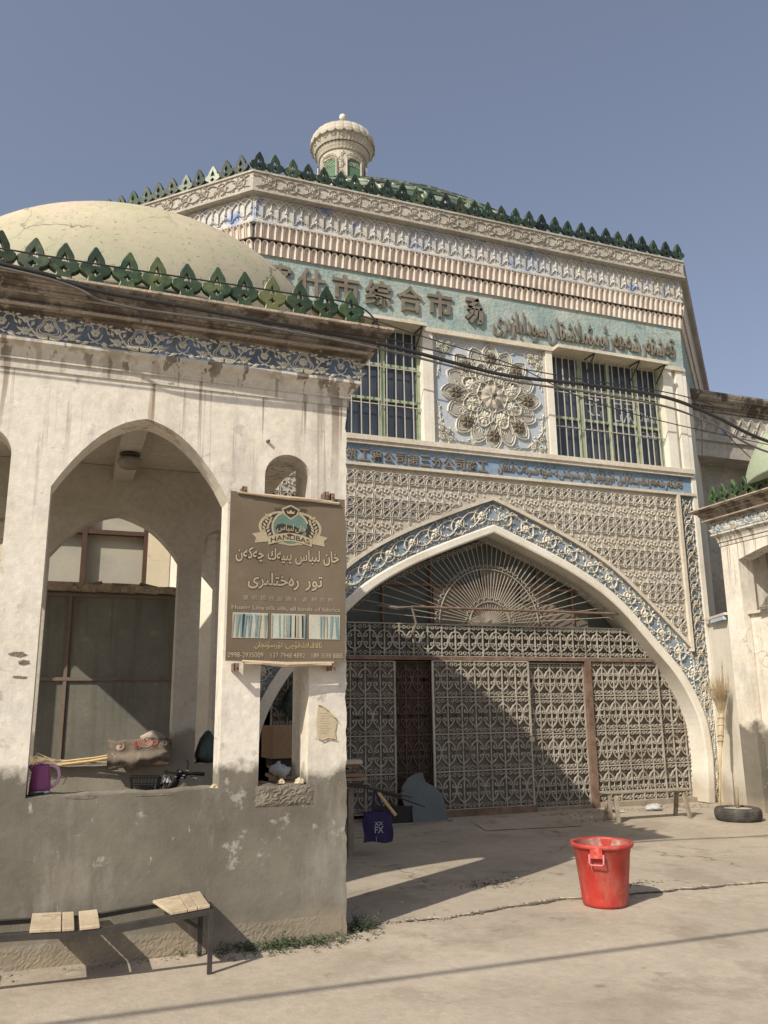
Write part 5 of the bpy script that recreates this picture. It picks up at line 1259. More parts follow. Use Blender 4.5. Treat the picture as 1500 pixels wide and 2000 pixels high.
# torn notice
nb_ = [(1.768, 1.36), (1.79, 1.352), (1.80, 1.337), (1.815, 1.352), (1.84, 1.35), (1.86, 1.365), (1.885, 1.345), (1.912, 1.352), (1.905, 1.40), (1.918, 1.47), (1.905, 1.50), (1.875, 1.53), (1.85, 1.555), (1.815, 1.575), (1.79, 1.595), (1.772, 1.60), (1.765, 1.55), (1.76, 1.45)]
t = thing('paper_notice', 'torn yellowed paper notice pasted on the right corner pier below the banner', 'notice', (1.84, 6.145, 1.35))
b = MB(); b.add([(x, 6.143, z) for x, z in nb_], [tuple(range(len(nb_)))]); obj('sheet', b, M['paper'], t)
b = MB(); b.add([(1.845, 6.14, 1.56), (1.875, 6.125, 1.545), (1.90, 6.115, 1.50), (1.885, 6.14, 1.51)], [(0, 1, 2, 3)]); b.tube([(1.77, 6.138, 1.60), (1.80, 6.135, 1.592), (1.845, 6.132, 1.56)], .004, 5); b.tube([(1.765, 6.14, 1.362), (1.80, 6.136, 1.345), (1.85, 6.138, 1.36), (1.91, 6.136, 1.35)], .004, 5); obj('curled_edge', b, M['fold'], t)
for i in range(9):
    b = MB(); b.box(1.785, 1.785+.10*(.6+.4*((i*7) % 5)/5), 6.1420, 6.1425, 1.39+i*.018, 1.393+i*.018); obj('text_line', b, M['sign_grey'], t)

# ------------------------------------------------------------------ props
def part(name, mb, mat, parent, smooth=False, loc=None): return obj(name, mb, M[mat], parent, loc=loc, smooth=smooth)
# red bucket
bc = (4.245, 6.235, -.018)
t = thing('plastic_bucket', 'tall red plastic bucket standing alone on the dusty pavement', 'bucket', bc)
b = MB(); n = 48
prof = [(0, .004), (.165, .004), (.178, .012), (.182, .03), (.225, .415), (.229, .418), (.231, .452), (.250, .456), (.256, .466), (.256, .482), (.250, .490), (.236, .490), (.231, .478)]
b.lathe(prof, bc, n); part('body', b, 'red', t, True)
b = MB(); b.lathe([(.230, .478), (.222, .40), (.172, .03), (.0, .028)], bc, n); part('inside', b, 'red_in', t, True)
ha = atan2(-bc[1], -bc[0])-.18   # handle faces the viewer
for a in (ha, ha+pi):
    R = Matrix.Rotation(a, 3, 'Z')
    def tb_(x, y, z): v = R @ Vector((x, y, z)); return (bc[0]+v.x, bc[1]+v.y, bc[2]+v.z)
    b = MB(); b.T = lambda p: tb_(*p)
    b.box(.222, .262, -.048, .048, .395, .475); o = part('handle_lug', b, 'red', t)
    b = MB(); pts = [(.255, .056, .425), (.268, .056, .36), (.268, .046, .345), (.268, -.046, .345), (.268, -.056, .36), (.255, -.056, .425)]
    b.tube([tb_(*p) for p in pts], .0075, 8); part('handle', b, 'pink_handle', t, True)
# tyre with concrete and pole
tc_ = (8.745, 9.56, 0)
t = thing('weighted_tyre', 'old car tyre lying flat, filled with concrete around a short steel pole', 'tyre', tc_)
b = MB(); prof = [(.20, .0), (.27, .0), (.292, .015), (.302, .035), (.306, .05), (.300, .053), (.306, .056), (.308, .085), (.302, .088), (.308, .091), (.306, .118), (.300, .121), (.304, .124), (.298, .145), (.28, .165), (.245, .172), (.215, .165), (.20, .15), (.20, 0)]
b.lathe(prof, tc_, 60, mod=lambda a, z: 1+(.006 if int(a*60/pi) % 2 and .02 < z < .15 else 0)); part('tyre', b, 'tyre', t)
b = MB(); b.lathe([(.205, .13), (.19, .150), (.10, .158), (0, .16)], tc_, 24); part('concrete_fill', b, 'ground', t)
b = MB(); b.tube([(tc_[0], tc_[1], .14), (tc_[0]+.012, tc_[1], .43)], .022, 10); part('pole', b, 'wood', t, True)
# far bench
t = thing('wooden_bench', 'narrow weathered wooden bench in front of the right iron gate', 'bench', (7.7, 10.15, 0))
b = MB(); b.box(6.99, 8.40, 10.03, 10.24, .365, .392, Matrix.Rotation(radians(.4), 3, 'Y')); bevel(part('seat', b, 'wood', t), .006)
for x, s_ in ((7.12, -1), (8.27, 1)):
    for y0, y1 in ((10.07, 9.99), (10.20, 10.30)):
        b = MB(); b.beam((x, y0, .365), (x+.02*s_, y1, 0), .05, .038); part('leg', b, 'wood', t)
    b = MB(); b.beam((x, 10.0, .14), (x, 10.28, .14), .03, .035); part('leg_rail', b, 'wood', t)
b = MB(); b.beam((7.02, 10.05, .36), (7.03, 10.06, .10), .02, .06); part('broken_brace', b, 'wood', t)
# near bench of planks on an angle-iron frame
t = thing('plank_bench', 'sagging angle iron bench with loose pale planks against the gatehouse wall', 'bench', (.2, 5.85, 0))
fr_ = [(-2.2, .34), (-1.2, .335), (-.5, .325), (-.1, .315), (.156, .303), (.285, .305), (.506, .324), (.744, .343), (.95, .362)]
def top(x):
    for (a, za), (c, zc) in zip(fr_, fr_[1:]):
        if a <= x <= c: return za+(zc-za)*(x-a)/(c-a)
    return .36
for y in (5.672, 6.09):
    for dy, dz, w_, d_ in ((0, 0, .004, .035), (.014, .016, .03, .004)):
        b = MB()
        for (a, za), (c, zc) in zip(fr_, fr_[1:]): b.beam((a, y+(dy if y < 6 else -dy), za+dz-.018), (c, y+(dy if y < 6 else -dy), zc+dz-.018), w_, d_)
        part('frame_rail', b, 'black_steel', t)
for x in (.948, -2.18, .158):
    b = MB(); b.beam((x, 5.672, top(x)-.012), (x, 6.09, top(x)-.012), .03, .012); part('cross_rail', b, 'black_steel', t)
for x, y in ((.948, 5.672), (.948, 6.09), (-2.18, 5.672), (-2.18, 6.09)):
    b = MB(); b.beam((x, y, top(x)-.01), (x, y, -.018), .028, .028); part('leg', b, 'black_steel', t)
b = MB(); b.beam((.70, 6.05, top(.7)-.02), (.94, 6.05, .16), .02, .02); part('brace', b, 'black_steel', t)
for x0, x1, sk in ((-.105, .068, .0), (.074, .142, 0), (.172, .285, .01), (.70, .80, .02), (.803, .862, .02), (.865, .938, .02), (-1.5, -1.1, 0), (-.9, -.62, 0)):
    xm = (x0+x1)/2; zz = top(xm)+.003; sl = (top(x1)-top(x0))/(x1-x0)
    b = MB(); b.add([(x, y, zz+sl*(x-xm)+h) for x in (x0, x1) for y, d_ in ((5.665, 0), (6.10, 1)) for h in (0, .018)], [(0, 1, 3, 2), (4, 6, 7, 5), (0, 4, 5, 1), (2, 3, 7, 6), (0, 2, 6, 4), (1, 5, 7, 3)])
    if sk and x0 == .70: b.v[2] = (b.v[2][0]-.07, b.v[2][1], b.v[2][2]-.01); b.v[3] = (b.v[3][0]-.07, b.v[3][1], b.v[3][2]-.01)
    bevel(part('plank', b, 'plank', t, loc=((x0+x1)/2, 5.88, zz)), .003, 1)
# upright broom
t = thing('straw_broom', 'tall straw broom standing upside down against the whitewashed wall', 'broom', (9.30, 10.50, 0))
hb, hm, ht_ = Vector((9.29, 10.53, 0)), Vector((9.47, 10.575, .98)), Vector((9.50, 10.53, 1.42))
b = MB(); b.tube([hb, hb.lerp(hm, .33), hb.lerp(hm, .34), hb.lerp(hm, .66), hb.lerp(hm, .67), hm], [.017, .016, .020, .016, .019, .015], 8); part('handle', b, 'bamboo', t, True)
b = MB(); b.tube([hm-Vector((0, 0, .08)), hm, hm.lerp(ht_, .5), ht_-Vector((0, 0, .05)), ht_+Vector((0, 0, .08))], [.022, .040, .048, .040, .05], 10); part('binding', b, 'straw', t)
for k_ in (.02, .2, .55, .8):
    b = MB(); c = hm.lerp(ht_, k_); b.tube([c+Vector((.05*cos(a), .05*sin(a), .01*sin(2*a))) for a in [2*pi*i/12 for i in range(12)]], .004, 4, closed=True); part('tie', b, 'rust', t)
b = MB(); rr = random.Random(6)
ax = Vector((-.04, -.05, .70)).normalized()
for i in range(420):
    a = rr.uniform(0, 2*pi); rad = sqrt(rr.random()); Ls = rr.uniform(.35, .72)*(1-.35*rad); sx = cos(a)*rad; sy = sin(a)*rad
    p0 = ht_+Vector((sx*.04, sy*.04, -.02)); tip = p0+Vector((sx*.30+rr.gauss(0, .02), sy*.16+rr.gauss(0, .02), 0))*(Ls/.6)+ax*Ls
    if i > 405: tip = ht_+Vector((.11+rr.gauss(0, .02), -.05, rr.uniform(.65, .86)))
    mid = p0.lerp(tip, .5)+Vector((-sx*.03, -sy*.03, 0))
    if tip.x > 9.585: tip.x = 9.585-rr.random()*.03
    b.tube([p0, mid, tip], [.0035, .0028, .0012], 3, cap=False)
    if rr.random() < .5:
        q_ = mid.lerp(tip, rr.random()); b.tube([q_, q_+Vector((rr.gauss(0, .03), rr.gauss(0, .02), rr.uniform(.03, .09)))], [.002, .001], 3, cap=False)
o = part('bristles', b, 'straw', t); o['kind'] = 'stuff'
# electric kettle
kc = (-.125, 6.33, 1.03)
t = thing('electric_kettle', 'magenta electric kettle on the sill at the left end of the big opening', 'kettle', kc)
b = MB(); b.lathe([(.0, .028), (.066, .028), (.068, .035), (.068, .06), (.062, .12), (.054, .175), (.050, .188), (.044, .196), (0, .200)], kc, 36); part('body', b, 'magenta', t, True)
b = MB(); b.lathe([(0, .0), (.066, 0), (.070, .006), (.070, .024), (.064, .028), (0, .028)], kc, 36); part('base', b, 'steel', t, True)
b = MB(); b.tube([(kc[0]+.045, kc[1], kc[2]+.185), (kc[0]+.075, kc[1]-.003, kc[2]+.187), (kc[0]+.108, kc[1]-.005, kc[2]+.165), (kc[0]+.118, kc[1]-.005, kc[2]+.12), (kc[0]+.108, kc[1]-.004, kc[2]+.075), (kc[0]+.082, kc[1], kc[2]+.05), (kc[0]+.062, kc[1], kc[2]+.045)], [.012, .013, .012, .011, .011, .012, .012], 8); part('handle', b, 'pink_white', t, True)
b = MB(); b.tube([(kc[0]-.045, kc[1], kc[2]+.165), (kc[0]-.075, kc[1], kc[2]+.190)], [.022, .012], 8); part('spout', b, 'magenta', t, True)
b = MB(); b.lathe([(0, .2), (.03, .203), (.018, .212), (0, .214)], kc, 20); part('lid', b, 'pink_white', t, True)
b = MB(); b.box(kc[0]-.02, kc[0]+.03, kc[1]-.0705, kc[1]-.069, kc[2]+.008, kc[2]+.020); part('switch_label', b, 'black', t)
# rolled rug on the inner wall
t = thing('flowered_rug', 'faded rug with pink roses folded over the low inner wall', 'rug', (.66, 8.45, 1.065))
def rugf(u, v):  # u along 0..1, v 0 bottom .. 1 back of fold
    x = .39+.56*u; e = .010*sin(u*9+v*3)+.006*sin(u*23+1)
    if v < .45: q_ = v/.45; y = 8.37-.08*sin(q_*pi*.9)-.03*(1-q_); z = 1.075+.115*q_-(.03*(1-q_) if u < .5 else -.03*(u-.5)*(1-q_))
    else: q_ = (v-.45)/.55; y = 8.345+.02*q_+.20*max(0, q_-.6)/.4; z = 1.19+.105*min(1, q_/.6)-.0*q_
    return (x, y+e, z+e*.7)
b = MB(); b.grid(rugf, 40, 24); part('cloth', b, 'rug', t, True)
b = MB(); b.tube([(.41, 8.36, 1.075), (.56, 8.34, 1.10), (.75, 8.36, 1.115), (.90, 8.38, 1.13)], [.038, .045, .042, .03], 12); part('rolled_edge', b, 'rug', t, True)
b = MB(); b.tube([(.78, 8.40, 1.105), (.86, 8.38, 1.11), (.95, 8.40, 1.10)], [.03, .045, .035], 10); part('rolled_end', b, 'rose_pale', t, True)
b = MB(); b.tube([(.70, 8.52, 1.30), (.80, 8.50, 1.335), (.90, 8.52, 1.30), (.96, 8.5, 1.24)], [.03, .05, .045, .04], 10); part('dark_bundle', b, 'cornice', t, True)
mpr = lambda u, v, h: (lambda p: (p[0], p[1]-.004-h*.3, p[2]))(rugf(min(1, max(0, u)), min(1, max(0, v))))
for cu_, cv, rr_, mt in ((.50, .72, .20, 'rose'), (.73, .72, .15, 'rose'), (.20, .62, .12, 'rose_pale'), (.60, .75, .24, 'rose_pale'), (.9, .7, .1, 'rose_pale')):
    b = MB(); k_ = 0 if mt == 'rose' else .3
    for ring_ in range(4):
        b.stroke([(cu_+rr_*(.25+.22*ring_)*.55*cos(a+ring_), cv+rr_*(.25+.22*ring_)*.9*sin(a+ring_)) for a in [4.6*i/12 for i in range(13)]], .018, .004, mpr)
    part('rose_pattern', b, mt, t)
# lying straw broom on inner wall
t = thing('lying_broom', 'bundle of straw with bamboo stick lying along the inner wall beside the rug', 'broom', (.1, 8.4, 1.07))
b = MB(); rr = random.Random(12)
for i in range(170):
    y = 8.45+rr.uniform(-.07, .07); z = 1.075+abs(rr.gauss(0, .022)); x1 = rr.uniform(.15, .45); x0 = rr.uniform(-.42, -.15)
    b.tube([(x1, y*.3+8.42*.7, 1.10), (-.02, y, z+.01), (x0, y+rr.gauss(0, .05), z+rr.uniform(0, .10)*(1 if rr.random() < .5 else .2))], [.003, .003, .0015], 3, cap=False)
o = part('straw', b, 'straw', t); o['kind'] = 'stuff'
b = MB(); b.tube([(-.05, 8.40, 1.09), (.25, 8.36, 1.12), (.46, 8.31, 1.155)], [.014, .013, .012], 7); b.tube([(.0, 8.43, 1.12), (.30, 8.36, 1.15), (.44, 8.33, 1.175)], .009, 6); part('stick', b, 'bamboo', t)
# electric bike behind the wall
t = thing('electric_bike', 'black electric bike with wire basket, only handlebar and headlamp showing above the sill', 'bicycle', (.85, 7.4, 0))
def bx_(name, pts, r, mat, n=8): b = MB(); b.tube(pts, r, n); return part(name, b, mat, t, True)
bx_('stem', [(.80, 7.38, .62), (.86, 7.40, .90), (.93, 7.42, 1.03)], [.022, .024, .018], 'black')
bx_('handlebar', [(1.10, 7.34, 1.045), (1.03, 7.36, 1.05), (.97, 7.38, 1.045), (.92, 7.42, 1.05), (.86, 7.55, 1.05), (.86, 7.70, 1.045)], .011, 'black')
bx_('grip', [(1.04, 7.355, 1.05), (1.13, 7.33, 1.045)], .016, 'black'); bx_('grip', [(.86, 7.64, 1.047), (.86, 7.74, 1.045)], .016, 'black')
bx_('brake_lever', [(1.02, 7.35, 1.03), (1.06, 7.32, 1.015), (1.09, 7.31, .995)], .006, 'chrome', 6)
b = MB(); b.lathe([(0, .0), (.03, .01), (.05, .03), (.055, .06), (.053, .075), (0, .08)], (0, 0, 0), 20); R = Matrix.Rotation(radians(75), 3, 'Y') @ Matrix.Rotation(radians(180), 3, 'X')
b.v = [tuple(Matrix.Rotation(radians(35), 3, 'Z') @ (Matrix.Rotation(radians(-80), 3, 'Y') @ Vector(p))+Vector((.86, 7.37, .985))) for p in b.v]; part('headlamp', b, 'chrome', t, True)
b = MB(); b.box(.90, .99, 7.35, 7.43, 1.02, 1.075, Matrix.Rotation(.4, 3, 'Y')); bevel(part('instrument_box', b, 'black', t), .012)
for p in ((.93, 7.34, 1.07), (.96, 7.33, 1.04), (.99, 7.35, 1.075), (.90, 7.36, 1.03), (.95, 7.345, 1.02)):
    b = MB(); b.lathe([(0, -.012), (.011, -.006), (.013, 0), (.010, .007), (0, .011)], p, 10); part('knob', b, 'chrome', t, True)
b = MB(); b.beam((.87, 7.38, .93), (.92, 7.40, 1.0), .05, .04); bevel(part('stem_clamp', b, 'black', t), .008)
bx_('mirror_arm', [(.99, 7.37, 1.06), (1.0, 7.38, 1.13), (.985, 7.38, 1.16)], .005, 'black', 5)
bk = MB(); X0, X1, Ya, Yb_, Za, Zb = .545, .775, 7.30, 7.52, .86, 1.04
for z, e in ((Zb, 0), (.98, .006), (.92, .012), (Za, .02)):
    bk.tube([(X0+e, Ya+e, z), (X1-e, Ya+e, z-.01), (X1-e, Yb_-e, z-.01), (X0+e, Yb_-e, z)], .004 if z == Zb else .0022, 5, closed=True)
for i in range(9):
    u = i/8
    for y, e in ((Ya, .02), (Yb_, -.02)): bk.tube([(X0+(X1-X0)*u, y, Zb-.01*u), (X0+.02+(X1-X0-.04)*u, y+e, Za-.01*u)], .0022, 4)
    for x, e in ((X0, .02), (X1, -.02)): bk.tube([(x, Ya+(Yb_-Ya)*u, Zb), (x+e, Ya+.02+(Yb_-Ya-.04)*u, Za)], .0022, 4)
    bk.tube([(X0+.02+(X1-X0-.04)*u, Ya+.02, Za), (X0+.02+(X1-X0-.04)*u, Yb_-.02, Za)], .0022, 4)
part('basket', bk, 'black', t)
b = MB(); b.lathe([(0, 0), (.07, .01), (.085, .04), (.06, .08), (0, .09)], (.66, 7.41, .885), 14); part('basket_bag', b, 'green_plastic', t, True)
bx_('basket_bracket', [(.77, 7.41, .93), (.85, 7.40, .90)], .008, 'black')
def wheel(cx_):
    b = MB(); b.tube([(cx_+.24*cos(a), 7.41, .25+.24*sin(a)) for a in [2*pi*i/32 for i in range(32)]], .024, 8, closed=True); w_ = part('wheel', b, 'tyre', t, True)
    b = MB()
    for i in range(10): a = pi*i/10; b.tube([(cx_-.22*cos(a), 7.41, .25-.22*sin(a)), (cx_+.22*cos(a), 7.41, .25+.22*sin(a))], .003, 4)
    o = obj('spokes', b, M['steel'], w_)
wheel(.70); wheel(1.62)
bx_('fork', [(.80, 7.38, .62), (.72, 7.38, .25)], .018, 'black'); bx_('frame_tube', [(.82, 7.40, .66), (.98, 7.41, .32), (1.35, 7.41, .30), (1.62, 7.41, .26)], .028, 'black'); bx_('seat_post', [(1.30, 7.41, .30), (1.40, 7.41, .72)], .018, 'black')
b = MB(); b.box(1.28, 1.62, 7.32, 7.50, .72, .79); bevel(part('saddle', b, 'black', t), .03, 3)
# plastic bundle behind the inner pier
t = thing('plastic_bundle', 'dark green plastic sack leaning beside the inner pier', 'sack', (1.32, 8.35, 1.07))
b = MB(); b.v = []; b.lathe([(0, 0), (.10, .0), (.13, .06), (.11, .14), (.07, .22), (.03, .28), (0, .30)], (1.34, 8.56, 1.07), 18, mod=lambda a, z: 1+.12*sin(3*a+z*20)+.06*sin(7*a)); part('sack', b, 'green_plastic', t, True)
# objects on the slit sill
b = MB(); rr = random.Random(4); rock(b, (1.655, 6.22, 1.04), .038, rr, .9); setp(obj('stone', b, M['stone'], None, loc=(1.655, 6.22, 1.04), smooth=False), 'rounded pale stone at the right end of the narrow opening sill', 'stone', 'stones on the narrow sill')
b = MB(); rock(b, (1.53, 6.27, 1.04), .030, rr, .9); setp(obj('stone', b, M['stone'], None, loc=(1.53, 6.27, 1.04)), 'smaller yellowish stone in the middle of the narrow opening sill', 'stone', 'stones on the narrow sill')
b = MB(); rock(b, (1.03, 6.22, 1.03), .035, rr, .8); setp(obj('plaster_lump', b, M['stone'], None, loc=(1.03, 6.22, 1.03)), 'lump of pale plaster at the right end of the big opening sill', 'plaster lump')
# junk table behind the gatehouse
t = thing('junk_table', 'dark wooden table in shade loaded with scrap, behind the gatehouse corner', 'table', (2.65, 9.3, 0))
b = MB(); b.box(2.12, 3.05, 9.0, 9.7, .70, .74); part('tabletop', b, 'wood', t)
for x, y in ((2.18, 9.05), (2.98, 9.05), (2.18, 9.62), (2.98, 9.62)):
    b = MB(); b.box(x-.03, x+.03, y-.03, y+.03, 0, .70); part('leg', b, 'wood', t)
b = MB(); b.box(2.15, 2.9, 9.12, 9.16, .1, .69); part('front_cloth', b, 'dark', t)
rr = random.Random(8)
for i, (x0, x1, z, mt) in enumerate(((2.16, 2.95, .742, 'card'), (2.20, 3.16, .785, 'wood'), (2.14, 3.12, .83, 'card'), (2.2, 3.0, .87, 'sheet'), (2.16, 3.08, .925, 'card'))):
    b = MB(); b.box(x0, x1, 9.02+rr.uniform(-.03, .03), 9.55, z, z+.035, Matrix.Rotation(rr.uniform(-.04, .04), 3, 'Z')); o = obj('stacked_board', b, M[mt], None, loc=((x0+x1)/2, 9.3, z))
    setp(o, ['lowest cardboard sheet on the junk table', 'grey wooden board second from the bottom of the stack', 'brown cardboard sheet in the middle of the table stack', 'dusty metal sheet second from the top of the stack', 'topmost cardboard sheet of the stack under the carton'][i], 'board', 'boards stacked on the junk table')
b = MB(); b.box(2.75, 3.10, 8.98, 9.2, .963, 1.0); setp(obj('pale_board', b, M['iron_white'], None, loc=(2.9, 9.1, .963)), 'short pale painted board on top of the stack by the corner', 'board')
b = MB(); b.box(2.06, 2.50, 9.0, 9.35, 1.045, 1.385, Matrix.Rotation(.12, 3, 'Z')); cb = bevel(obj('cardboard_box', b, M['card'], None, loc=(2.28, 9.17, .963)), .012)
setp(cb, 'brown cardboard carton seen through the narrow opening', 'box')
b = MB(); b.box(2.1, 2.46, 9.03, 9.33, .965, 1.045); setp(obj('dark_crate', b, M['dark'], None, loc=(2.28, 9.17, .965)), 'low dark crate under the cardboard carton', 'crate')
b = MB(); b.add([(2.155, 9.015, 1.22), (2.185, 9.012, 1.27), (2.215, 9.010, 1.22), (2.185, 9.012, 1.16)], [(0, 1, 2, 3)]); obj('box_label', b, M['chalk'], cb)
for nm, lb, c, mt, sc3 in (('plastic_bag', 'crumpled pale plastic bag hanging over the table edge in the narrow opening', (2.17, 8.95, .93), 'pale_plastic', (.10, .04, .065)), ('hanging_bag', 'dark green plastic bag hanging on the iron gate above the carton', (2.95, 11.40, 1.62), 'green_plastic', (.15, .08, .17)), ('litter_bag', 'crumpled white plastic bag on the ground under the far wooden bench', (8.40, 10.9, .04), 'pale_plastic', (.13, .09, .05))):
    b = MB(); base_ = len(b.v); rr = random.Random(len(lb)); nu, nv = 14, 10
    def f_(u, v):
        a = 2*pi*u; p_ = pi*(v-.5); q_ = 1+.22*sin(3*a+2*p_)+.12*sin(7*a+5*p_)+.1*sin(11*p_)
        return (c[0]+sc3[0]*q_*cos(p_)*cos(a), c[1]+sc3[1]*q_*cos(p_)*sin(a), max(.0, c[2]+sc3[2]*q_*sin(p_)*(1 if nm != 'hanging_bag' or p_ < 0 else 1.3)-.3*sc3[2]*cos(a)*(nm == 'plastic_bag')))
    b.grid(f_, nu, nv)
    if nm == 'hanging_bag': b.tube([(2.88, 11.42, 1.75), (2.93, 11.45, 2.0)], .006, 4); b.tube([(3.02, 11.42, 1.75), (2.94, 11.45, 2.0)], .006, 4)
    setp(obj(nm, b, M[mt], None, loc=(c[0], c[1], c[2]-sc3[2]), smooth=True), lb, 'bag')
# purple shopping bag
t = thing('shopping_bag', 'purple cloth shopping bag with white print hanging from the table end in shade', 'bag', (3.27, 8.98, .14))
b = MB()
def f_(u, v): x = 3.10+.33*u; return (x+.01*sin(v*7), 8.95-.045*sin(pi*u)*(1-.3*v)+.012*sin(u*9+v*4), .15+.31*v+.012*sin(u*6)*(1-v))
b.grid(f_, 12, 10); k0 = len(b.v); b.grid(lambda u, v: (lambda p: (p[0], 8.97+.045*sin(pi*u), p[2]))(f_(u, v)), 12, 10); part('body', b, 'purple', t, True)
b = MB(); b.tube([(3.19, 8.93, .45), (3.215, 8.95, .62), (3.24, 8.97, .70), (3.26, 8.95, .62), (3.33, 8.93, .45)], .012, 6); part('strap', b, 'purple', t)
pbp = lambda u, v, h: (u, 8.893-h, v)
put_text('lettering', 'XX', (3.20, 3.30, .325, .365), pbp, M['chalk'], t, .001, .01); put_text('lettering', 'FX', (3.205, 3.305, .25, .315), pbp, M['chalk'], t, .001, .01)
b = MB(); b.beam((3.25, 8.905, .165), (3.25, 8.905, .215), .05, .002, (0, 1, 0)); part('print_block', b, 'chalk', t)
# branches sticking out, glass sheet
t = thing('cut_branches', 'dark bare branches sticking out from the scrap towards the gate', 'branch', (2.9, 8.95, .74))
for pts in ([(2.6, 9.0, .80), (3.1, 8.97, .74), (3.5, 8.99, .60), (3.84, 9.0, .475)], [(2.7, 9.0, .78), (3.2, 8.95, .70), (3.45, 8.95, .64), (3.68, 8.97, .585)], [(3.5, 8.99, .60), (3.6, 9.02, .66)]):
    b = MB(); b.tube(pts, [.014]*(len(pts)-1)+[.009], 6); part('branch', b, 'black_steel', t)
b = MB(); b.tube([(3.25, 8.9, .66), (3.45, 8.9, .42)], .018, 6); part('pale_stick', b, 'bamboo', t)
t = thing('glass_sheet', 'broken dusty sheet of glass with curved edge leaning against the iron gate', 'glass', (4.8, 11.2, 0))
gp_ = [(4.60, 0), (5.13, 0), (5.10, .33), (5.02, .43), (4.86, .52), (4.83, .64), (4.72, .635), (4.60, .58), (4.49, .46), (4.47, .33), (4.50, .21), (4.61, .21)]
b = MB(); k_ = len(gp_); b.v = [(x, 11.20+z*.28, z) for x, z in gp_]+[(x, 11.206+z*.28, z) for x, z in gp_]
b.f = [tuple(range(k_)), tuple(reversed(range(k_, 2*k_)))]+[(i, (i+1) % k_, k_+(i+1) % k_, k_+i) for i in range(k_)]; part('pane', b, 'sheetglass', t)
b = MB(); b.box(4.05, 4.62, 11.25, 11.36, 0, .22); setp(obj('dark_board', b, M['dark'], None, loc=(4.3, 11.3, 0)), 'low dark board leaning beside the broken glass sheet', 'board')
b = MB(); b.beam((4.05, 10.95, .012), (5.15, 11.12, .012), .02, .02); setp(obj('thin_stick', b, M['wood'], None, loc=(4.6, 11.0, 0)), 'thin pale stick lying on the ground before the glass sheet', 'stick')
b = MB(); b.grid(lambda u, v: (5.15+1.35*u+.25*v, 10.1+.95*v-.15*u, .004+.006*abs(sin(u*9+v*5))*(1 if v in (0, 1) or u in (0, 1) else .3)), 20, 12)
setp(obj('cardboard_mat', b, M['apron'], None, loc=(5.8, 10.6, 0), smooth=True), 'flattened dusty cardboard lying in front of the middle gate', 'mat')
# litter
lit = MB(); rr = random.Random(21)
for i in range(34):
    x, y = rr.uniform(6.9, 9.6), 11.0-abs(rr.gauss(0, .3)); a = rr.uniform(0, 6); s_ = rr.uniform(.015, .06)
    if i > 20: x, y, s_ = rr.uniform(2.4, 7), rr.uniform(4.6, 9), rr.uniform(.008, .02)
    lit.add([(x+s_*cos(a+k_*pi/2+rr.uniform(-.3, .3)), y+s_*.6*sin(a+k_*pi/2), .006+rr.uniform(0, .02)) for k_ in range(4)], [(0, 1, 2, 3)])
o = obj('paper_scraps', lit, M['pale_plastic'], None, kind='stuff'); setp(o, 'small pale scraps of paper and plastic scattered on the ground', 'litter')
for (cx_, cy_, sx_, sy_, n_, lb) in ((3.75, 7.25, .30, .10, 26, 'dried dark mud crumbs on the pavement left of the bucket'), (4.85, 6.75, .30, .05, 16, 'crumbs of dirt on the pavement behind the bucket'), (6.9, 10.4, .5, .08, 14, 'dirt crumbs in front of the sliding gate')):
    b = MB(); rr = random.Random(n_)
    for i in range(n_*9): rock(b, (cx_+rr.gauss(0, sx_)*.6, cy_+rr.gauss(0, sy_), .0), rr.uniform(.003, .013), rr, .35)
    setp(obj('dirt_crumbs', b, M['joint_dirt_shade'], None, loc=(cx_, cy_, 0), kind='stuff'), lb, 'dirt')
# weeds
def weeds(name, c, sx, sy, n, hgt, label, seed):
    rr = random.Random(seed); b = MB()
    for i in range(n):
        x = c[0]+rr.gauss(0, sx); y = c[1]-abs(rr.gauss(0, sy)); z = -.018; a = rr.uniform(0, 2*pi); L_ = rr.uniform(.4, 1)*hgt
        y = min(y, c[1]); lean = rr.uniform(.3, 1.3); p = Vector((x, y, z)); d_ = Vector((cos(a)*lean, sin(a)*lean-.3, 1)).normalized()
        pts = [p, p+d_*L_*.5, p+d_*L_+Vector((0, 0, -.2*L_*lean))]
        b.tube(pts, .0012, 3, cap=False)
        for k_ in range(9):
            t_ = rr.uniform(.15, 1); q_ = pts[0].lerp(pts[2], t_); la = rr.uniform(0, 2*pi); l_ = rr.uniform(.008, .02)
            v1 = Vector((cos(la), sin(la), rr.uniform(-.2, .7)))*l_; v2 = v1.cross(Vector((rr.gauss(0, 1), rr.gauss(0, 1), 1))).normalized()*l_*.28
            b.add([q_, q_+v1*.5+v2, q_+v1, q_+v1*.5-v2], [(0, 1, 2, 3)])
    o = obj(name, b, M['leaf'], None, loc=(c[0], c[1], -.018), kind='stuff'); setp(o, label, 'weeds')
weeds('weeds', (1.55, 6.12), .26, .09, 300, .10, 'low green weeds growing along the foot of the gatehouse wall', 3)
weeds('weeds', (2.13, 6.32), .055, .05, 90, .17, 'upright weed tuft growing at the gatehouse corner beside the crack', 4)
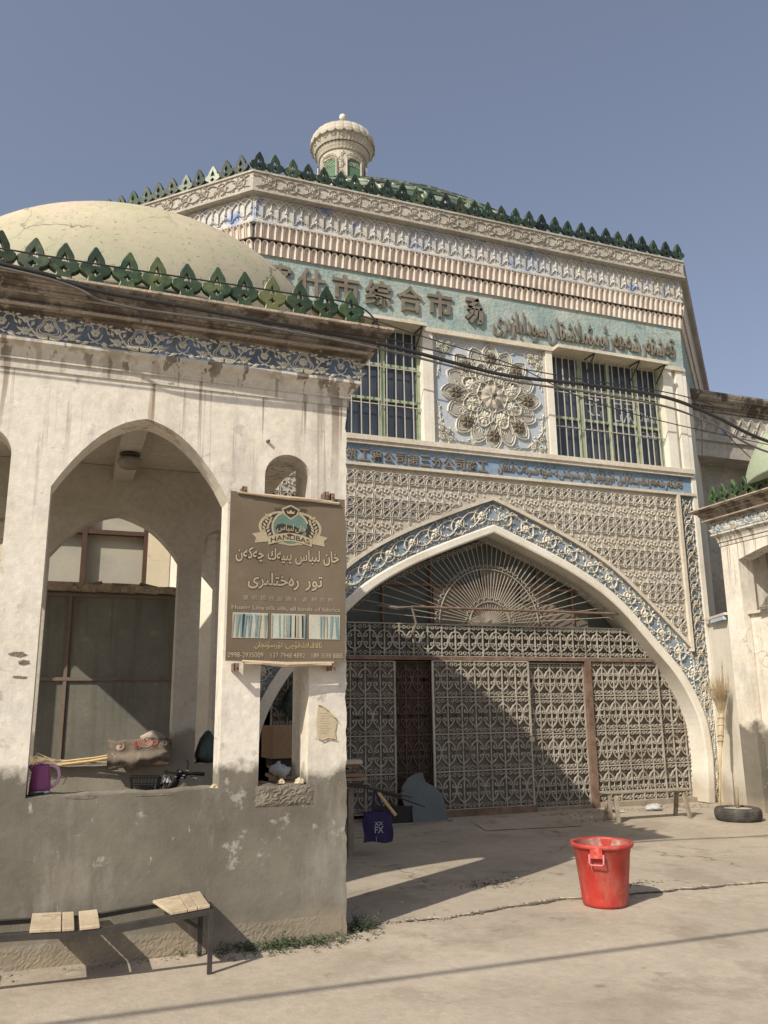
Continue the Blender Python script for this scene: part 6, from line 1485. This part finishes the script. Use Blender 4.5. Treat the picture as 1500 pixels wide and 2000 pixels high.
# cables
def catpts(P, n=10):
    out = []; Q = [P[0]]+P+[P[-1]]
    for i in range(1, len(Q)-2):
        for k_ in range(n):
            t_ = k_/n; a, b_, c, d_ = [Vector(v) for v in Q[i-1:i+3]]
            out.append(.5*((2*b_)+(-a+c)*t_+(2*a-5*b_+4*c-d_)*t_*t_+(-a+3*b_-3*c+d_)*t_**3))
    return out+[Vector(P[-1])]
def cable(pts, r, mat, label, n=8):
    b = MB(); b.tube(catpts(pts), r, n); o = obj('overhead_cable', b, M[mat], None, loc=pts[0], smooth=True); return setp(o, label, 'cable', 'cables across the facades')
cable([(-4.0, 5.84, 4.85), (-0.642, 5.84, 4.621), (-0.237, 5.84, 4.565), (0.077, 5.84, 4.524), (0.587, 5.84, 4.509), (1.166, 5.84, 4.486), (2.193, 5.84, 4.441), (2.881, 5.8, 4.343), (3.332, 5.75, 4.28), (4.058, 5.7, 4.277), (4.869, 5.7, 4.264), (5.43, 5.7, 4.139), (6.011, 5.7, 3.967), (7.6, 5.85, 3.82), (9.58, 6.12, 4.0)], 0.016, 'cable', 'thick black cable sagging from the left cornice across the whole front')
cable([(-4.0, 5.83, 4.76), (-0.639, 5.83, 4.588), (0.082, 5.83, 4.447), (0.589, 5.83, 4.43), (1.165, 5.83, 4.439), (2.189, 5.83, 4.391), (2.648, 5.8, 4.333), (3.33, 5.75, 4.238), (4.053, 5.7, 4.21), (4.859, 5.7, 4.176), (5.419, 5.7, 4.054), (5.995, 5.7, 3.86), (7.6, 5.84, 3.74), (9.58, 6.11, 3.96)], .010, 'cable_grey', 'thinner grey cable hanging just below the thick black cable')
cable([(-4.0, 5.7, 4.67), (-0.636, 5.7, 4.662), (0.381, 5.7, 4.666), (1.369, 5.7, 4.68), (1.95, 5.7, 4.667), (2.25, 5.95, 4.6)], .0065, 'cable', 'thin black wire running in front of the small green merlons')
cable([(4.013, 10.9, 7.032), (5.419, 10.9, 6.885), (7.177, 10.9, 6.813), (9.321, 10.9, 6.79), (10.3, 10.9, 6.684)], .010, 'cable', 'thin dark wire crossing the upper windows and medallion of the hall')
cable([(1.949, 5.7, 4.592), (2.608, 5.7, 4.474), (3.308, 5.7, 4.362), (4.6, 5.6, 4.0), (9.58, 6.1, 3.9)], .0045, 'cable', 'thin wire slanting down from the merlons over the carved medallion')
cable([(10.45, 11.35, 6.95), (10.46, 11.38, 6.3), (10.42, 11.4, 5.85)], .010, 'cable', 'short drop wire hanging beside the right corner of the hall')
cable([(10.75, 11.3, 6.5), (11.1, 11.3, 6.2), (11.4, 11.2, 5.85)], .008, 'cable', 'short slanting wire running down to the right gatehouse merlons')
cable([(-14, 1.75, 5.5), (-4, 1.75, 5.42), (5, 1.77, 5.36), (14, 1.78, 5.42), (30, 1.8, 5.6)], .026, 'cable', 'street cable overhead whose shadow crosses the pavement')
for x in (.30, .62, 1.25, 2.2, 3.0, 3.8, 4.5, 5.3):
    pass
# small ties on the cable
b = MB()
for x, y, z in ((.08, 5.84, 4.52), (.55, 5.84, 4.49), (1.6, 5.84, 4.47), (2.15, 5.84, 4.43), (4.0, 5.7, 4.27)):
    b.tube([(x-.01, y, z+.03), (x, y-.025, z), (x+.005, y, z-.045)], .004, 5)
setp(obj('cable_ties', b, M['cable'], None, loc=(.075, 5.6, 4.4), kind='stuff'), 'wire ties wrapped round the cable bundle', 'ties')

rough = MB(); rr = random.Random(17)
def patch(mb, x0, x1, z0, z1, th_, amp, nx=26, nz=12):
    def f(u, v):
        e = min(u, 1-u, v, 1-v)*6; k_ = min(1, e)
        return (x0+(x1-x0)*u+rr.uniform(-.5, .5)*(x1-x0)/nx, 6.148-th_*k_-rr.random()*amp*k_, z0+(z1-z0)*v+(rr.uniform(-.5, .5)*(z1-z0)/nz if v > 0 else 0))
    mb.grid(f, nx, nz)
patch(rough, 1.31, 1.74, .895, 1.036, .004, .012); obj('sill_repair', rough, M['rubble_grey'], gl)
rough = MB(); patch(rough, -1.5, 1.96, -.03, .14, .002, .004, 230, 12); obj('base_plaster', rough, M['gate_wall'], gl)
chip = MB()
for (x, z, sx, sz) in ((-.33, 1.95, .09, .022), (-.30, 1.80, .07, .012), (-.28, 1.90, .05, .03), (.15, 1.015, .12, .012), (.62, 1.01, .16, .01)):
    n_ = 11; pts = [(x+sx*cos(2*pi*i/n_)*rr.uniform(.5, 1), z+sz*sin(2*pi*i/n_)*rr.uniform(.4, 1)) for i in range(n_)]
    chip.add([(a, 6.1475, c) for a, c in pts], [tuple(range(n_))])
obj('plaster_chip', chip, M['rubble_grey'], gl, kind='stuff')
